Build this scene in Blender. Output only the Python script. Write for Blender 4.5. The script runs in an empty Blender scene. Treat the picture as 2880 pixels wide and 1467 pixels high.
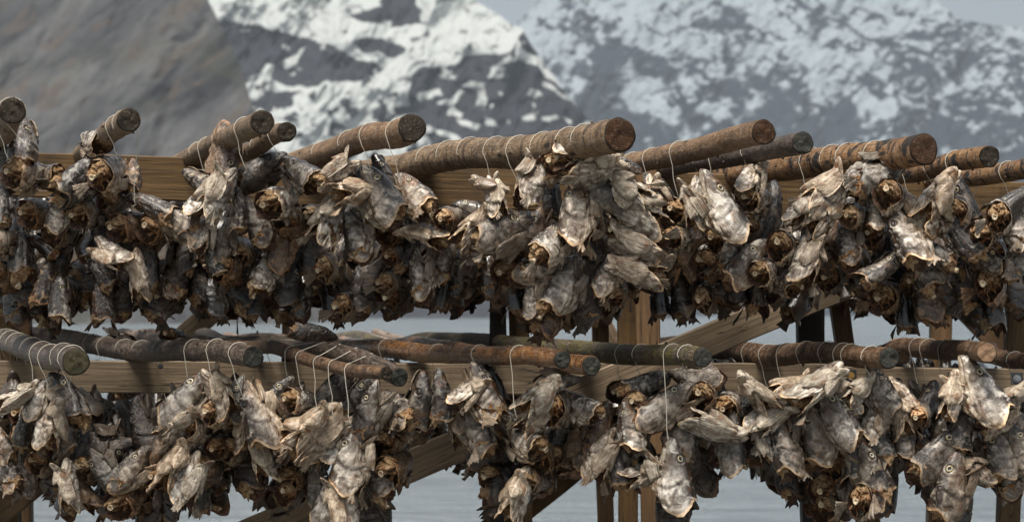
import bpy, bmesh, math, random
import numpy as np
from mathutils import Vector, Matrix
random.seed(7); RNG = np.random.default_rng(7)
SC = bpy.context.scene
COL = SC.collection
# ------------------------------------------------------------------ camera
F = 6237.0                       # focal length in pixels of the 2880 wide frame
PITCH = math.atan((880-733.5)/F)
CAMZ = 1.7
def P(px, py, d):
    """point at depth d (metres along +Y) seen at pixel px,py"""
    x = (px-1440)/F; u = (733.5-py)/F
    c, s = math.cos(PITCH), math.sin(PITCH)
    dy = c-u*s; dz = s+u*c
    k = d/dy
    return Vector((x*k, d, CAMZ+dz*k))
cam = bpy.data.cameras.new('camera'); camo = bpy.data.objects.new('camera', cam); COL.objects.link(camo)
camo.location = (0,0,CAMZ); camo.rotation_euler = (math.pi/2+PITCH,0,0)
cam.sensor_width = 36; cam.lens = 36*F/2880; cam.clip_end = 20000; cam.clip_start = .1
cam.dof.use_dof = True; cam.dof.focus_distance = 7.1; cam.dof.aperture_fstop = 4.8
SC.camera = camo
# ------------------------------------------------------------------ noise
def _hash(ix, iy, iz, seed):
    h = (ix*374761393 + iy*668265263 + iz*2147483647 + seed*974711) & 0xffffffff
    h = ((h ^ (h >> 13)) * 1274126177) & 0xffffffff
    h = ((h ^ (h >> 16)) * 2246822519) & 0xffffffff
    return ((h ^ (h >> 15)) & 0xffff)/65535.0
def vnoise(p, seed=0):
    p = np.asarray(p, float); i = np.floor(p).astype(np.int64); f = p-i; f = f*f*(3-2*f)
    r = 0
    for a in (0,1):
        for b in (0,1):
            for c in (0,1):
                w = (f[...,0] if a else 1-f[...,0])*(f[...,1] if b else 1-f[...,1])*(f[...,2] if c else 1-f[...,2])
                r = r + w*_hash(i[...,0]+a, i[...,1]+b, i[...,2]+c, seed)
    return r*2-1
def fbm(p, oct=4, seed=0, gain=.5, lac=2.03):
    p = np.asarray(p, float); r = 0; a = 1
    for k in range(oct):
        r = r+a*vnoise(p, seed+k*17); p = p*lac; a *= gain
    return r
def sstep(a, b, x):
    t = np.clip((x-a)/(b-a), 0, 1); return t*t*(3-2*t)
# ------------------------------------------------------------------ mesh helpers
class MB:
    """collects faces of several pieces into one mesh"""
    def __init__(s): s.v=[]; s.f=[]; s.m=[]; s.att={}; s.n=0
    def add(s, v, f, mat=0, **att):
        v = np.asarray(v, float).reshape(-1,3)
        s.v.append(v); s.f += [tuple(i+s.n for i in q) for q in f]
        s.m += list(mat) if hasattr(mat,'__len__') else [mat]*len(f)
        for k in set(list(att)+list(s.att)):
            if k not in s.att: s.att[k] = [np.zeros(s.n)] if s.n else []
            a = att.get(k, 0.0)
            s.att[k].append(np.broadcast_to(np.asarray(a,float), (len(v),)))
        s.n += len(v)
    def mesh(s, name, mats, smooth=True):
        me = bpy.data.meshes.new(name)
        v = np.concatenate(s.v) if s.v else np.zeros((0,3))
        me.from_pydata(v.tolist(), [], s.f)
        for m in mats: me.materials.append(m)
        me.polygons.foreach_set('material_index', s.m)
        me.polygons.foreach_set('use_smooth', [smooth]*len(s.f))
        for k, a in s.att.items():
            at = me.attributes.new(k, 'FLOAT', 'POINT'); at.data.foreach_set('value', np.concatenate(a))
        me.update(); return me
def link(name, me, parent=None):
    o = bpy.data.objects.new(name, me); COL.objects.link(o)
    if parent: o.parent = parent
    return o
def empty(name, loc=(0,0,0)):
    o = bpy.data.objects.new(name, None); COL.objects.link(o); o.location = loc; o.empty_display_size = .05
    return o
def tag(o, label, cat, group=None):
    o['label'] = label; o['category'] = cat
    if group: o['group'] = group
    return o
def grid_faces(nu, nv, wrap=False, flip=False):
    f = []
    for i in range(nu-1):
        for j in range(nv if wrap else nv-1):
            a, b, c, d = i*nv+j, i*nv+(j+1)%nv, (i+1)*nv+(j+1)%nv, (i+1)*nv+j
            f.append((d,c,b,a) if flip else (a,b,c,d))
    return f
def tube(mb, pts, rad, n=10, mat=0, caps=True, capmat=None, noise=0, seed=0):
    """round bar along a polyline; attributes al (metres along), an (angle), cap"""
    pts = [Vector(p) for p in pts]; m = len(pts)
    rad = list(rad) if hasattr(rad,'__len__') else [rad]*m
    al = 0; ring = []; prev = None; AL=[]; AN=[]
    for i, p in enumerate(pts):
        t = (pts[min(i+1,m-1)]-pts[max(i-1,0)]).normalized()
        if prev is None:
            a = Vector((0,0,1)) if abs(t.z) < .9 else Vector((1,0,0))
            u = t.cross(a).normalized()
        else:
            u = (prev-t*prev.dot(t)).normalized()
        prev = u; w = t.cross(u)
        if i: al += (p-pts[i-1]).length
        for k in range(n):
            g = 2*math.pi*k/n
            r = rad[i]
            if noise: r *= 1+noise*float(vnoise(np.array([al*9, math.cos(g)*1.6+seed*5.1, math.sin(g)*1.6]), seed)) + noise*.6*float(vnoise(np.array([al*38, math.cos(g)*3+seed*3.1, math.sin(g)*3]), seed+5))
            ring.append(p+(u*math.cos(g)+w*math.sin(g))*r); AL.append(al); AN.append(g)
    f = grid_faces(m, n, True, True)
    mb.add([tuple(q) for q in ring], f, mat, al=np.array(AL), an=np.array(AN))
    if caps:
        for i, fl in ((0, False), (m-1, True)):
            base = [tuple(q) for q in ring[i*n:(i+1)*n]]
            v = base+[tuple(pts[i])]
            fs = [((k+1)%n, k, n) if not fl else (k, (k+1)%n, n) for k in range(n)]
            fs = [tuple(reversed(q)) for q in fs]
            mb.add(v, fs, mat if capmat is None else capmat, al=0., an=0., rr=np.array([1.]*n+[0.]))
# ------------------------------------------------------------------ node helper
class NT:
    def __init__(s, name):
        s.mat = bpy.data.materials.new(name); s.mat.use_nodes = True
        s.t = s.mat.node_tree; s.t.nodes.clear()
        s.out = s.t.nodes.new('ShaderNodeOutputMaterial'); s.b = s.n('ShaderNodeBsdfPrincipled')
        s.t.links.new(s.b.outputs[0], s.out.inputs[0])
    def n(s, typ, **kw):
        nd = s.t.nodes.new(typ)
        for k, v in kw.items(): setattr(nd, k, v)
        return nd
    def set(s, sock, v):
        if hasattr(v, 'is_linked') or isinstance(v, bpy.types.NodeSocket): s.t.links.new(v, sock)
        elif isinstance(v, (tuple,list)) and len(v) == 3 and sock.type == 'RGBA': sock.default_value = (*v,1)
        else: sock.default_value = v
    def attr(s, name): return s.n('ShaderNodeAttribute', attribute_name=name).outputs['Fac']
    def obj(s): return s.n('ShaderNodeTexCoord').outputs['Object']
    def rnd(s): return s.n('ShaderNodeObjectInfo').outputs['Random']
    def math(s, op, a, b=0., c=None, clamp=False):
        nd = s.n('ShaderNodeMath', operation=op, use_clamp=clamp)
        s.set(nd.inputs[0], a); s.set(nd.inputs[1], b)
        if c is not None: s.set(nd.inputs[2], c)
        return nd.outputs[0]
    def map(s, v, scale=(1,1,1), loc=(0,0,0), rot=(0,0,0)):
        nd = s.n('ShaderNodeMapping'); s.set(nd.inputs[0], v); nd.inputs['Scale'].default_value = scale
        nd.inputs['Location'].default_value = loc; nd.inputs['Rotation'].default_value = rot
        return nd.outputs[0]
    def noise(s, v, scale, detail=4, rough=.55, dist=0, w=None):
        nd = s.n('ShaderNodeTexNoise'); 
        if w is not None:
            nd.noise_dimensions = '4D'; s.set(nd.inputs['W'], w)
        s.set(nd.inputs['Vector'], v); nd.inputs['Scale'].default_value = scale
        nd.inputs['Detail'].default_value = detail; nd.inputs['Roughness'].default_value = rough
        nd.inputs['Distortion'].default_value = dist
        return nd.outputs['Fac']
    def vor(s, v, scale, feat='F1'):
        nd = s.n('ShaderNodeTexVoronoi', feature=feat); s.set(nd.inputs['Vector'], v); nd.inputs['Scale'].default_value = scale
        return nd.outputs['Distance']
    def comb(s, x, y, z):
        nd = s.n('ShaderNodeCombineXYZ')
        for i, q in enumerate((x,y,z)): s.set(nd.inputs[i], q)
        return nd.outputs[0]
    def ramp(s, f, stops, interp='LINEAR'):
        nd = s.n('ShaderNodeValToRGB'); s.set(nd.inputs[0], f); cr = nd.color_ramp; cr.interpolation = interp
        while len(cr.elements) < len(stops): cr.elements.new(.5)
        for e, (p, c) in zip(cr.elements, stops):
            e.position = p; e.color = (*c,1) if hasattr(c,'__len__') else (c,c,c,1)
        return nd.outputs[0]
    def rng(s, f, a, b, c=0., d=1.):
        nd = s.n('ShaderNodeMapRange'); s.set(nd.inputs[0], f)
        for i, q in enumerate((a,b,c,d)): nd.inputs[i+1].default_value = q
        return nd.outputs[0]
    def mix(s, f, a, b, mode='MIX'):
        nd = s.n('ShaderNodeMix', data_type='RGBA', blend_type=mode)
        s.set(nd.inputs[0], f); s.set(nd.inputs[6], a); s.set(nd.inputs[7], b)
        return nd.outputs[2]
    def bump(s, h, strength=.5, dist=.01):
        nd = s.n('ShaderNodeBump'); nd.inputs['Strength'].default_value = strength; nd.inputs['Distance'].default_value = dist
        s.set(nd.inputs['Height'], h); s.t.links.new(nd.outputs[0], s.b.inputs['Normal'])
    def fin(s, col, rough=.6, spec=.5, coat=0):
        s.set(s.b.inputs['Base Color'], col); s.set(s.b.inputs['Roughness'], rough)
        s.b.inputs['Specular IOR Level'].default_value = spec
        if coat:
            s.b.inputs['Coat Weight'].default_value = coat; s.b.inputs['Coat Roughness'].default_value = .25
        return s.mat
# ------------------------------------------------------------------ world and light
w = bpy.data.worlds.new("World"); SC.world = w; w.use_nodes = True
nt = w.node_tree; bg = nt.nodes['Background']
sky = nt.nodes.new('ShaderNodeTexSky'); sky.sky_type = 'NISHITA'; sky.sun_disc = False
SUN_EL, SUN_AZ = math.radians(66), math.radians(205)       # azimuth from +Y clockwise: behind the camera, to the left
sky.sun_elevation = SUN_EL; sky.sun_rotation = SUN_AZ; sky.dust_density = 4.0; sky.air_density = 1.0; sky.ozone_density = 1.0
hs = nt.nodes.new('ShaderNodeHueSaturation'); hs.inputs['Saturation'].default_value = .6; hs.inputs['Value'].default_value = 1.0   # cloud cover greys the sky
nt.links.new(sky.outputs[0], hs.inputs['Color']); cl = nt.nodes.new('ShaderNodeMix'); cl.data_type = 'RGBA'; cl.inputs[7].default_value = (6.0,6.7,7.3,1)      # thin bright cloud, uneven
tc = nt.nodes.new('ShaderNodeTexCoord'); cn = nt.nodes.new('ShaderNodeTexNoise'); cn.inputs['Scale'].default_value = 2.5; cn.inputs['Detail'].default_value = 5
mr = nt.nodes.new('ShaderNodeMapRange'); mr.inputs[1].default_value = .35; mr.inputs[2].default_value = .65; mr.inputs[3].default_value = .35; mr.inputs[4].default_value = .8
nt.links.new(tc.outputs['Generated'], cn.inputs['Vector']); nt.links.new(cn.outputs['Fac'], mr.inputs[0]); nt.links.new(mr.outputs[0], cl.inputs[0])
nt.links.new(hs.outputs[0], cl.inputs[6]); nt.links.new(cl.outputs[2], bg.inputs[0]); bg.inputs[1].default_value = .055
sl = bpy.data.lights.new('sun','SUN'); sl.energy = 4.0; sl.angle = math.radians(28); sl.color = (1,.94,.85)
so = bpy.data.objects.new('sun', sl); COL.objects.link(so)
sd = Vector((math.sin(SUN_AZ)*math.cos(SUN_EL), math.cos(SUN_AZ)*math.cos(SUN_EL), math.sin(SUN_EL)))
so.rotation_euler = sd.to_track_quat('Z','Y').to_euler(); so.location = (0,0,30)
SC.view_settings.view_transform = 'Standard'; SC.view_settings.look = 'None'; SC.view_settings.exposure = .6; SC.view_settings.gamma = 1
SC.cycles.max_bounces = 6; SC.cycles.volume_bounces = 0
# ------------------------------------------------------------------ mountains, water, ground
def interp(x, pts): return np.interp(x, [p[0] for p in pts], [p[1] for p in pts])
def inpoly(x, y, poly):
    r = np.zeros(x.shape, bool); n = len(poly)
    for i in range(n):
        x0,y0 = poly[i]; x1,y1 = poly[(i+1)%n]
        c = ((y0 > y) != (y1 > y)) & (x < (x1-x0)*(y-y0)/(y1-y0+1e-9)+x0)
        r ^= c
    return r
def mountain(name, x0, x1, top, d0, slope, nu, nv, relief, mat, snowf, seed, base=912):
    """a slope that climbs away from the shore to its ridge, with a back side"""
    U = np.linspace(x0, x1, nu); V = np.linspace(0, 1, nv)
    uu, vv = np.meshgrid(U, V)
    tp = interp(uu, top)
    py = base+(tp-base)*vv
    k = d0/F
    q = np.stack([uu*k/200, py*k/200, np.zeros_like(uu)], -1)*1.0
    # ridged relief running down the slope
    sk = np.stack([(uu+py*.35)*.006, (py-uu*.2)*.0035, np.full_like(uu, seed)], -1)
    n = fbm(sk, 6, seed, .55); rg = 1-np.abs(fbm(sk*1.3+5, 5, seed+3, .5))
    d = d0+(base-py)*k*slope + relief*(n*.7-rg*.7)*np.minimum(1, vv*4)
    x = (uu-1440)/F; u = (733.5-py)/F; c, s = math.cos(PITCH), math.sin(PITCH)
    dy = c-u*s; dz = s+u*c; kk = d/dy
    X = x*kk; Y = d; Z = CAMZ+dz*kk
    snow = snowf(uu, py, vv, n)
    v = np.stack([X,Y,Z], -1).reshape(-1,3)
    mb = MB()
    # back side of the ridge
    bk = np.stack([X[-1]*1.08, Y[-1]+400, np.full(nu, -20.)], -1)
    v = np.concatenate([v, bk])
    sn = np.concatenate([snow.reshape(-1), np.ones(nu)*.5])
    mb.add(v, grid_faces(nv+1, nu), 0, snow=sn)
    o = link(name, mb.mesh(name, [mat])); o['kind'] = 'structure'
    return o
def rockmat(name, rock, rock2, snowc, thr, soft=.14):
    t = NT(name); g = t.n('ShaderNodeNewGeometry').outputs['Position']
    n1 = t.noise(t.map(g, (.012,.012,.03)), 1, 8, .65); n2 = t.noise(t.map(g, (.05,.05,.09), rot=(0,.4,.3)), 1, 6, .6)
    rc = t.mix(t.rng(n1,.35,.65), rock, rock2); rc = t.mix(t.rng(n2,.3,.7), t.mix(.45, rc, (0.01,.01,.012)), rc)
    s = t.math('ADD', t.attr('snow'), t.math('MULTIPLY', t.math('SUBTRACT', n2, .5), .5))
    f = t.rng(s, thr-soft, thr+soft)
    col = t.mix(f, rc, snowc)
    return t.fin(col, .9, .2)
DARKS = [
 [(632,61),(693,73),(783,95),(872,112),(950,134),(1034,162),(1062,184),(995,218),(917,224),(850,250),(783,240),(740,210),(690,185),(650,150)],
 [(838,-40),(1300,-60),(1240,20),(1180,80),(1060,62),(960,40),(900,20)],
 [(984,112),(1062,100),(1151,151),(1135,166),(1045,142)],
 [(1163,215),(1230,182),(1340,168),(1430,150),(1460,70),(1530,150),(1850,470),(1850,930),(1180,930),(1130,470),(1170,400),(1140,300)],
 [(560,60),(640,60),(690,150),(720,215),(680,230),(600,120)],
]
LIGHTS = [
 [(805,165),(861,134),(858,150),(835,180),(805,200),(798,192)],
 [(700,215),(735,190),(760,195),(740,225)],
 [(1165,262),(1215,245),(1228,262),(1185,285)],
 [(1225,295),(1290,245),(1310,248),(1280,285),(1262,300)],
 [(1275,300),(1330,315),(1325,330),(1280,325)],
 [(1310,335),(1365,340),(1360,355),(1320,352)],
 [(1225,370),(1290,385),(1340,420),(1300,425),(1240,390)],
 [(1380,320),(1420,330),(1410,345),(1385,340)],
 [(1445,100),(1470,130),(1560,200),(1600,235),(1590,245),(1520,205),(1450,150)],
 [(1540,230),(1650,290),(1640,297),(1545,245)],
 [(1590,330),(1620,345),(1610,355)],[(1690,330),(1735,352),(1700,350)],
 [(1180,-40),(1240,-40),(1250,60),(1230,170),(1180,180),(1190,60)],
]
def snow_c(u, y, v, n):
    wob = np.stack([u*.012, y*.012, np.zeros_like(u)+3], -1)
    uu = u+fbm(wob, 4, 5)*22; yy = y+fbm(wob+9, 4, 9)*16
    s = np.full(u.shape, .95)
    sp = fbm(np.stack([u*.03+y*.01, y*.045, np.zeros_like(u)], -1), 4, 31)
    s -= .75*sstep(.15, .5, sp)*sstep(215, 300, y)          # speckled boulder field low on the left
    s -= .5*sstep(.35, .7, sp)
    for p in DARKS: s[inpoly(uu, yy, p)] = .05
    sp2 = fbm(np.stack([u*.02, y*.03, np.zeros_like(u)+7], -1), 4, 41)
    s += .55*sstep(.45, .75, sp2)*(s < .1)
    # streaks on the dark upper part
    st = fbm(np.stack([(u-y*1.8)*.004, (y+u*.3)*.03, np.zeros_like(u)], -1), 4, 13)
    s += .8*sstep(.1, .4, st)*(s < .1)*(y < 90)
    for p in LIGHTS: s[inpoly(uu, yy, p)] = .95
    s -= 1.2*sstep(460, 540, y)
    return s
def snow_r(u, y, v, n):
    w = fbm(np.stack([u*.004, y*.004, np.zeros_like(u)+2], -1), 3, 71)
    p = np.stack([(u+y*.9+w*60)*.0042, (y-u*.35+w*60)*.0075, np.zeros_like(u)], -1)
    a = fbm(p*2.4, 6, 23, .68)
    q = np.stack([(u*1.0-y*.8)*.006, (y+u*.7)*.012, np.zeros_like(u)], -1)
    b = fbm(q*3.4, 5, 29, .68)
    hgt = np.interp(y, [-100,60,200,330,460], [.20,.12,.05,-.12,-.32])
    rp = np.stack([(u*.8+y*1.0+w*50)*.010, (y*.8-u*.55+w*40)*.022, np.zeros_like(u)+4], -1)
    rdg = 1-np.abs(fbm(rp, 5, 83, .6)); rp2 = np.stack([(u-y*.9+w*50)*.012, (y+u*.5)*.024, np.zeros_like(u)+8], -1); rdg2 = 1-np.abs(fbm(rp2, 5, 87, .6))
    s = .52+hgt+.22*a+.20*b-.34*sstep(.62,.98,rdg)-.28*sstep(.66,.98,rdg2)+.12
    # bare couloirs and buttresses
    for (cx,cy,rx,ry,amp) in ((1700,215,45,120,-.5),(1880,175,60,40,-.35),(2080,250,90,60,-.25),(2050,80,60,50,-.3),(2600,190,90,60,-.3),(2800,150,80,60,-.3),(2250,330,260,40,-.2),(1660,330,60,60,-.4),
                              (1790,70,80,40,.25),(2330,180,120,60,.3),(2190,120,110,40,.15),(1780,265,60,40,.2),(2480,300,70,35,.3),(2020,330,60,30,.25),(2700,240,60,40,.2),(1850,330,45,30,.3)):
        s += amp*np.exp(-((u-cx)/rx)**2-((y-cy)/ry)**2)
    return s
def snow_l(u, y, v, n): return np.full(u.shape, 0.0)
m_left = None
def build_left_mat():
    t = NT('mossy_rock'); g = t.n('ShaderNodeNewGeometry').outputs['Position']
    a = t.map(t.map(g, rot=(0,.85,0)), (.012,.03,.06)); n1 = t.noise(a, 1, 8, .62, .6); n2 = t.noise(t.map(t.map(g, rot=(0,.8,0)),(.035,.1,.17)), 1, 8, .66, .4)
    n3 = t.noise(t.map(g,(.018,.018,.03)), 1, 5, .6)
    c = t.mix(t.rng(n1,.38,.62), (.026,.028,.033), (.10,.10,.102))
    c = t.mix(t.math('MULTIPLY', t.rng(n3,.5,.6), .3), c, (.06,.062,.032))
    c = t.mix(t.math('MULTIPLY', t.rng(n2,.54,.64), .85), c, (.082,.066,.055))
    c = t.mix(t.math('MULTIPLY', t.rng(n2,.46,.36), .8), c, (.026,.026,.03))
    t.bump(n2, .3, 3)
    return t.fin(c, .9, .2)
mountain('left_mountain', -900, 780, [(-900,-500),(300,-330),(520,-140),(585,0),(625,80),(672,170),(690,250),(730,350),(760,430),(772,700),(778,900),(780,911)], 620, .75, 300, 170, 4, build_left_mat(), snow_l, 3)
mountain('middle_mountain', 480, 1960, [(480,-300),(1100,-160),(1280,-40),(1340,5),(1400,40),(1440,72),(1466,78),(1490,120),(1540,190),(1590,260),(1650,330),(1720,400),(1800,470),(1900,640),(1945,880),(1960,911)], 1300, .9, 560, 330, 22,
         rockmat('streaked_rock', (.022,.023,.031), (.038,.04,.049), (.39,.41,.405), .5), snow_c, 11)
mountain('right_mountain', 1200, 3900, [(1200,300),(1400,120),(1460,60),(1500,20),(1540,-30),(1700,-120),(2300,-160),(2560,-60),(2640,10),(2700,55),(2790,72),(2900,80),(3300,200),(3900,500)], 2300, 1.0, 640, 330, 25,
         rockmat('far_rock', (.016,.024,.038), (.027,.037,.053), (.25,.29,.32), .5, .15), snow_r, 19)
# water and shore
t = NT('fjord_water'); g = t.n('ShaderNodeNewGeometry').outputs['Position']
n1 = t.noise(t.map(g, (.5,1.6,1)), 1, 6, .65, .3); n2 = t.noise(t.map(g, (.06,.14,1)), 1, 4, .6)
t.bump(t.math('ADD', n1, t.math('MULTIPLY', n2, .8)), 1, .9)
wm = t.fin(t.mix(t.rng(n2,.35,.65),(.14,.17,.19),(.20,.235,.26)), .25, .5)
mb = MB(); mb.add([(-3000,17,-1.3),(3000,17,-1.3),(3000,4200,-1.3),(-3000,4200,-1.3)], [(0,1,2,3)])
o = link('water', mb.mesh('water', [wm])); o['kind'] = 'structure'
t = NT('shore_rock'); g = t.obj(); n = t.noise(g, 3, 8, .7)
t.bump(n, .8, .05); gm = t.fin(t.mix(n, (.04,.04,.035), (.16,.15,.13)), .8)
nx, ny = 60, 40
xx, yy = np.meshgrid(np.linspace(-14,14,nx), np.linspace(-6,19,ny))
zz = .06*fbm(np.stack([xx*.7,yy*.7,xx*0],-1),4,2) - 2.2*sstep(13,19,yy)
mb = MB(); mb.add(np.stack([xx,yy,zz],-1).reshape(-1,3), grid_faces(ny,nx))
o = link('ground', mb.mesh('ground',[gm])); o['kind'] = 'structure'
# sea bed far edge: low dark foreshore along the foot of the mountains
# air
t = NT('haze_air'); t.t.nodes.clear()
out = t.n('ShaderNodeOutputMaterial'); pv = t.n('ShaderNodeVolumePrincipled'); pv.inputs['Density'].default_value = .00012
pv.inputs['Color'].default_value = (.78,.88,.98,1); pv.inputs['Anisotropy'].default_value = .1
t.t.links.new(pv.outputs[0], out.inputs['Volume'])
mb = MB()
mb.add([(x,y,z) for x in (-3200,3200) for y in (-60,4400) for z in (-21,560)], [(0,1,3,2),(4,6,7,5),(0,4,5,1),(2,3,7,6),(0,2,6,4),(1,5,7,3)])
HAZE = link('haze', mb.mesh('haze',[t.mat], False)); HAZE['kind'] = 'stuff'
# ------------------------------------------------------------------ wood
def bark_mat(name, c1, c2, ringc, ring_amt, band=0., bandc=(.012,.009,.007), moss=0., rough=.6, spec=.4, coat=0., patch=.0):
    t = NT(name); al = t.attr('al'); an = t.attr('an'); r = t.rnd()
    off = t.math('MULTIPLY', r, 37.0)
    ca = t.math('COSINE', an); sa = t.math('SINE', an)
    fine = t.comb(t.math('ADD', t.math('MULTIPLY', al, 48.), off), t.math('MULTIPLY', ca, .8), t.math('MULTIPLY', sa, .8))
    big = t.comb(t.math('ADD', t.math('MULTIPLY', al, 7.), off), t.math('MULTIPLY', ca, .9), t.math('MULTIPLY', sa, .9))
    mid = t.comb(t.math('ADD', t.math('MULTIPLY', al, 26.), off), t.math('MULTIPLY', ca, .75), t.math('MULTIPLY', sa, .75))
    nf = t.noise(fine, 1, 5, .6, .4); nb = t.noise(big, 1, 6, .65); nm = t.noise(mid, 1, 5, .6, .8)
    ng = t.noise(t.comb(t.math('MULTIPLY', al, 40.), t.math('MULTIPLY', ca, 3.2), t.math('MULTIPLY', sa, 3.2)), 1, 6, .7)
    c = t.mix(t.rng(nb,.35,.65), c1, c2)
    c = t.mix(t.math('MULTIPLY', t.rng(ng,.45,.62), .65), c, t.mix(.55, c, (.46,.39,.31)))
    c = t.mix(t.math('MULTIPLY', t.rng(nf,.52,.62), ring_amt), c, ringc)
    if patch: c = t.mix(t.math('MULTIPLY', t.rng(nb, .56,.62), patch), c, bandc)
    if band: c = t.mix(t.math('MULTIPLY', t.rng(nm,.53,.58), band), c, bandc)
    if moss: c = t.mix(t.math('MULTIPLY', t.rng(nm,.47,.62), moss), c, (.13,.12,.025))
    kn = t.vor(t.comb(t.math('ADD', t.math('MULTIPLY', al, 6.), off), t.math('MULTIPLY', ca, .8), t.math('MULTIPLY', sa, .8)), 1); c = t.mix(t.rng(kn,.17,.09), c, (.02,.013,.009))
    sp = t.noise(t.comb(t.math('MULTIPLY', al, 1.5), t.math('MULTIPLY', ca, 6.), t.math('MULTIPLY', sa, 6.)), 1, 3, .5, .3); c = t.mix(t.math('MULTIPLY', t.rng(t.math('ABSOLUTE', t.math('SUBTRACT', sp, .5)), .012, .003), .85), c, (.012,.009,.007))
    h = t.math('ADD', t.math('MULTIPLY', nf, .5), t.math('ADD', ng, t.math('MULTIPLY', nm, .6 if band else .2)))
    t.bump(h, 1, .012)
    return t.fin(c, t.rng(ng,.3,.7,rough-.18,rough+.15), spec, coat)
def end_mat(name, c1, c2):
    t = NT(name); rr = t.attr('rr'); an = t.obj(); r = t.rnd()
    w = t.noise(an, 30, 5, .65, 0, t.math('MULTIPLY', r, 20.)); w2 = t.noise(an, 140, 4, .7)
    ring = t.math('SINE', t.math('MULTIPLY', t.math('ADD', rr, t.math('MULTIPLY', w, .22)), 62.))
    c = t.mix(t.rng(w,.3,.7), c1, c2); c = t.mix(t.math('MULTIPLY', t.rng(ring,-1,1), .4), c, (.02,.015,.01))
    c = t.mix(t.math('MULTIPLY', t.rng(w2,.55,.7), .5), c, (.3,.25,.17))
    c = t.mix(t.rng(rr,.9,.97), c, (.025,.018,.012))
    t.bump(t.math('ADD', w2, t.math('MULTIPLY', ring,.15)), .8, .004)
    return t.fin(c, .75, .25)
BK = {
 'tan': bark_mat('tan_bark', (.27,.17,.085), (.14,.085,.042), (.035,.02,.012), .75),
 'brown': bark_mat('brown_bark', (.27,.15,.065), (.15,.078,.034), (.045,.024,.013), .5),
 'orange': bark_mat('banded_bark', (.33,.165,.05), (.20,.095,.033), (.05,.022,.01), .5, band=.97),
 'dark': bark_mat('dark_bark', (.04,.028,.022), (.09,.05,.03), (.012,.01,.008), .5, patch=.75, rough=.5, spec=.5),
 'wet': bark_mat('wet_orange_bark', (.36,.145,.022), (.18,.07,.016), (.05,.022,.01), .5, band=.45, rough=.3, spec=.6, coat=.5),
 'mossy': bark_mat('mossy_bark', (.045,.035,.025), (.09,.06,.035), (.015,.012,.01), .5, moss=.75, rough=.5),
 'red': bark_mat('red_bark', (.20,.10,.04), (.10,.047,.021), (.03,.012,.008), .5, band=.5),
 'pale': bark_mat('pale_bark', (.42,.32,.26), (.22,.15,.11), (.08,.05,.035), .5, band=.25),
}
EM = {'dk': end_mat('dark_end_grain', (.045,.032,.02), (.022,.018,.014)), 'br': end_mat('brown_end_grain', (.09,.036,.014), (.04,.018,.009)),
      'gr': end_mat('green_end_grain', (.095,.08,.036), (.045,.042,.025)), 'gy': end_mat('grey_end_grain', (.05,.055,.048), (.03,.03,.027)), 'pk': end_mat('pale_end_grain', (.45,.30,.19), (.30,.16,.09))}
POLES = {}
def pole(key, pts, bark, end, label, group, back=2.6, bend=.0):
    """pts: (px, py, depth, radius in pixels) from the sawn near end backwards"""
    W = [P(a,b,d) for a,b,d,r in pts]; R = [r*d/F for a,b,d,r in pts]
    dr = (W[-1]-W[-2]).normalized()
    if back:
        W.append(W[-1]+dr*back); R.append(R[-1]*.8)
    # resample
    S=[]; RR=[]
    for i in range(len(W)-1):
        n = max(2, int((W[i+1]-W[i]).length/.035))
        for k in range(n):
            f = k/n; S.append(W[i].lerp(W[i+1], f)); RR.append(R[i]*(1-f)+R[i+1]*f)
    S.append(W[-1]); RR.append(R[-1])
    # smooth corners
    for _ in range(4):
        S = [S[0]]+[(S[i-1]+S[i]*2+S[i+1])/4 for i in range(1,len(S)-1)]+[S[-1]]
    sd = len(POLES)
    for i in range(1, len(S)):
        S[i] = S[i]+Vector((0,0,1))*float(vnoise(np.array([i*.06, sd*7.7, 0]), 3))*.02*min(1, i/8)
    mb = MB(); tube(mb, S, RR, 22, 0, True, None, .055, sd)
    # peeling scraps and twig stubs
    for q in range(7):
        i = random.randrange(2, min(len(S)-1, 26)); g = random.uniform(0, 6.28)
        ax = (S[i]-S[i-1]).normalized(); u = ax.cross(Vector((0,0,1))).normalized(); w = ax.cross(u)
        n_ = u*math.cos(g)+w*math.sin(g); b = S[i]+n_*RR[i]*.97
        l = random.uniform(.004,.011)
        tube(mb, [b, b+n_*l*.7+ax*l*random.uniform(-1,1), b+n_*l+ax*l*random.uniform(-1,1)], [.005,.004,.002], 5)
    o = link('pole', mb.mesh('pole', [BK[bark]])); tag(o, label, 'pole', group)
    # sawn end, a slightly dished disc with an uneven edge
    ax = (S[0]-S[1]).normalized(); u = ax.cross(Vector((0,0,1))).normalized(); w = ax.cross(u); mb = MB()
    v=[]; at=[]; K=26; NR=6
    for i in range(NR+1):
        for k in range(K):
            g = 2*math.pi*k/K; rr = i/NR
            e = RR[0]*(1+.035*math.sin(3*g+sd)+.02*math.sin(7*g))*.985
            v.append(S[0]+ax*(.0035+.003*float(vnoise(np.array([rr*3*math.cos(g), rr*3*math.sin(g), sd*3.]),9)))+(u*math.cos(g)+w*math.sin(g))*e*rr); at.append(rr)
    for k in range(K):                # rim back to the bark
        g = 2*math.pi*k/K; v.append(S[0]-ax*.004+(u*math.cos(g)+w*math.sin(g))*RR[0]*.97); at.append(1.)
    mb.add([tuple(q) for q in v], grid_faces(NR+2, K, True, False), 0, rr=np.array(at))
    link('sawn_end', mb.mesh('sawn_end', [EM[end]]), o)
    POLES[key] = (S, RR)
    return o
HU, HL = 'poles resting on the upper beam', 'poles resting on the lower beam'
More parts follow.
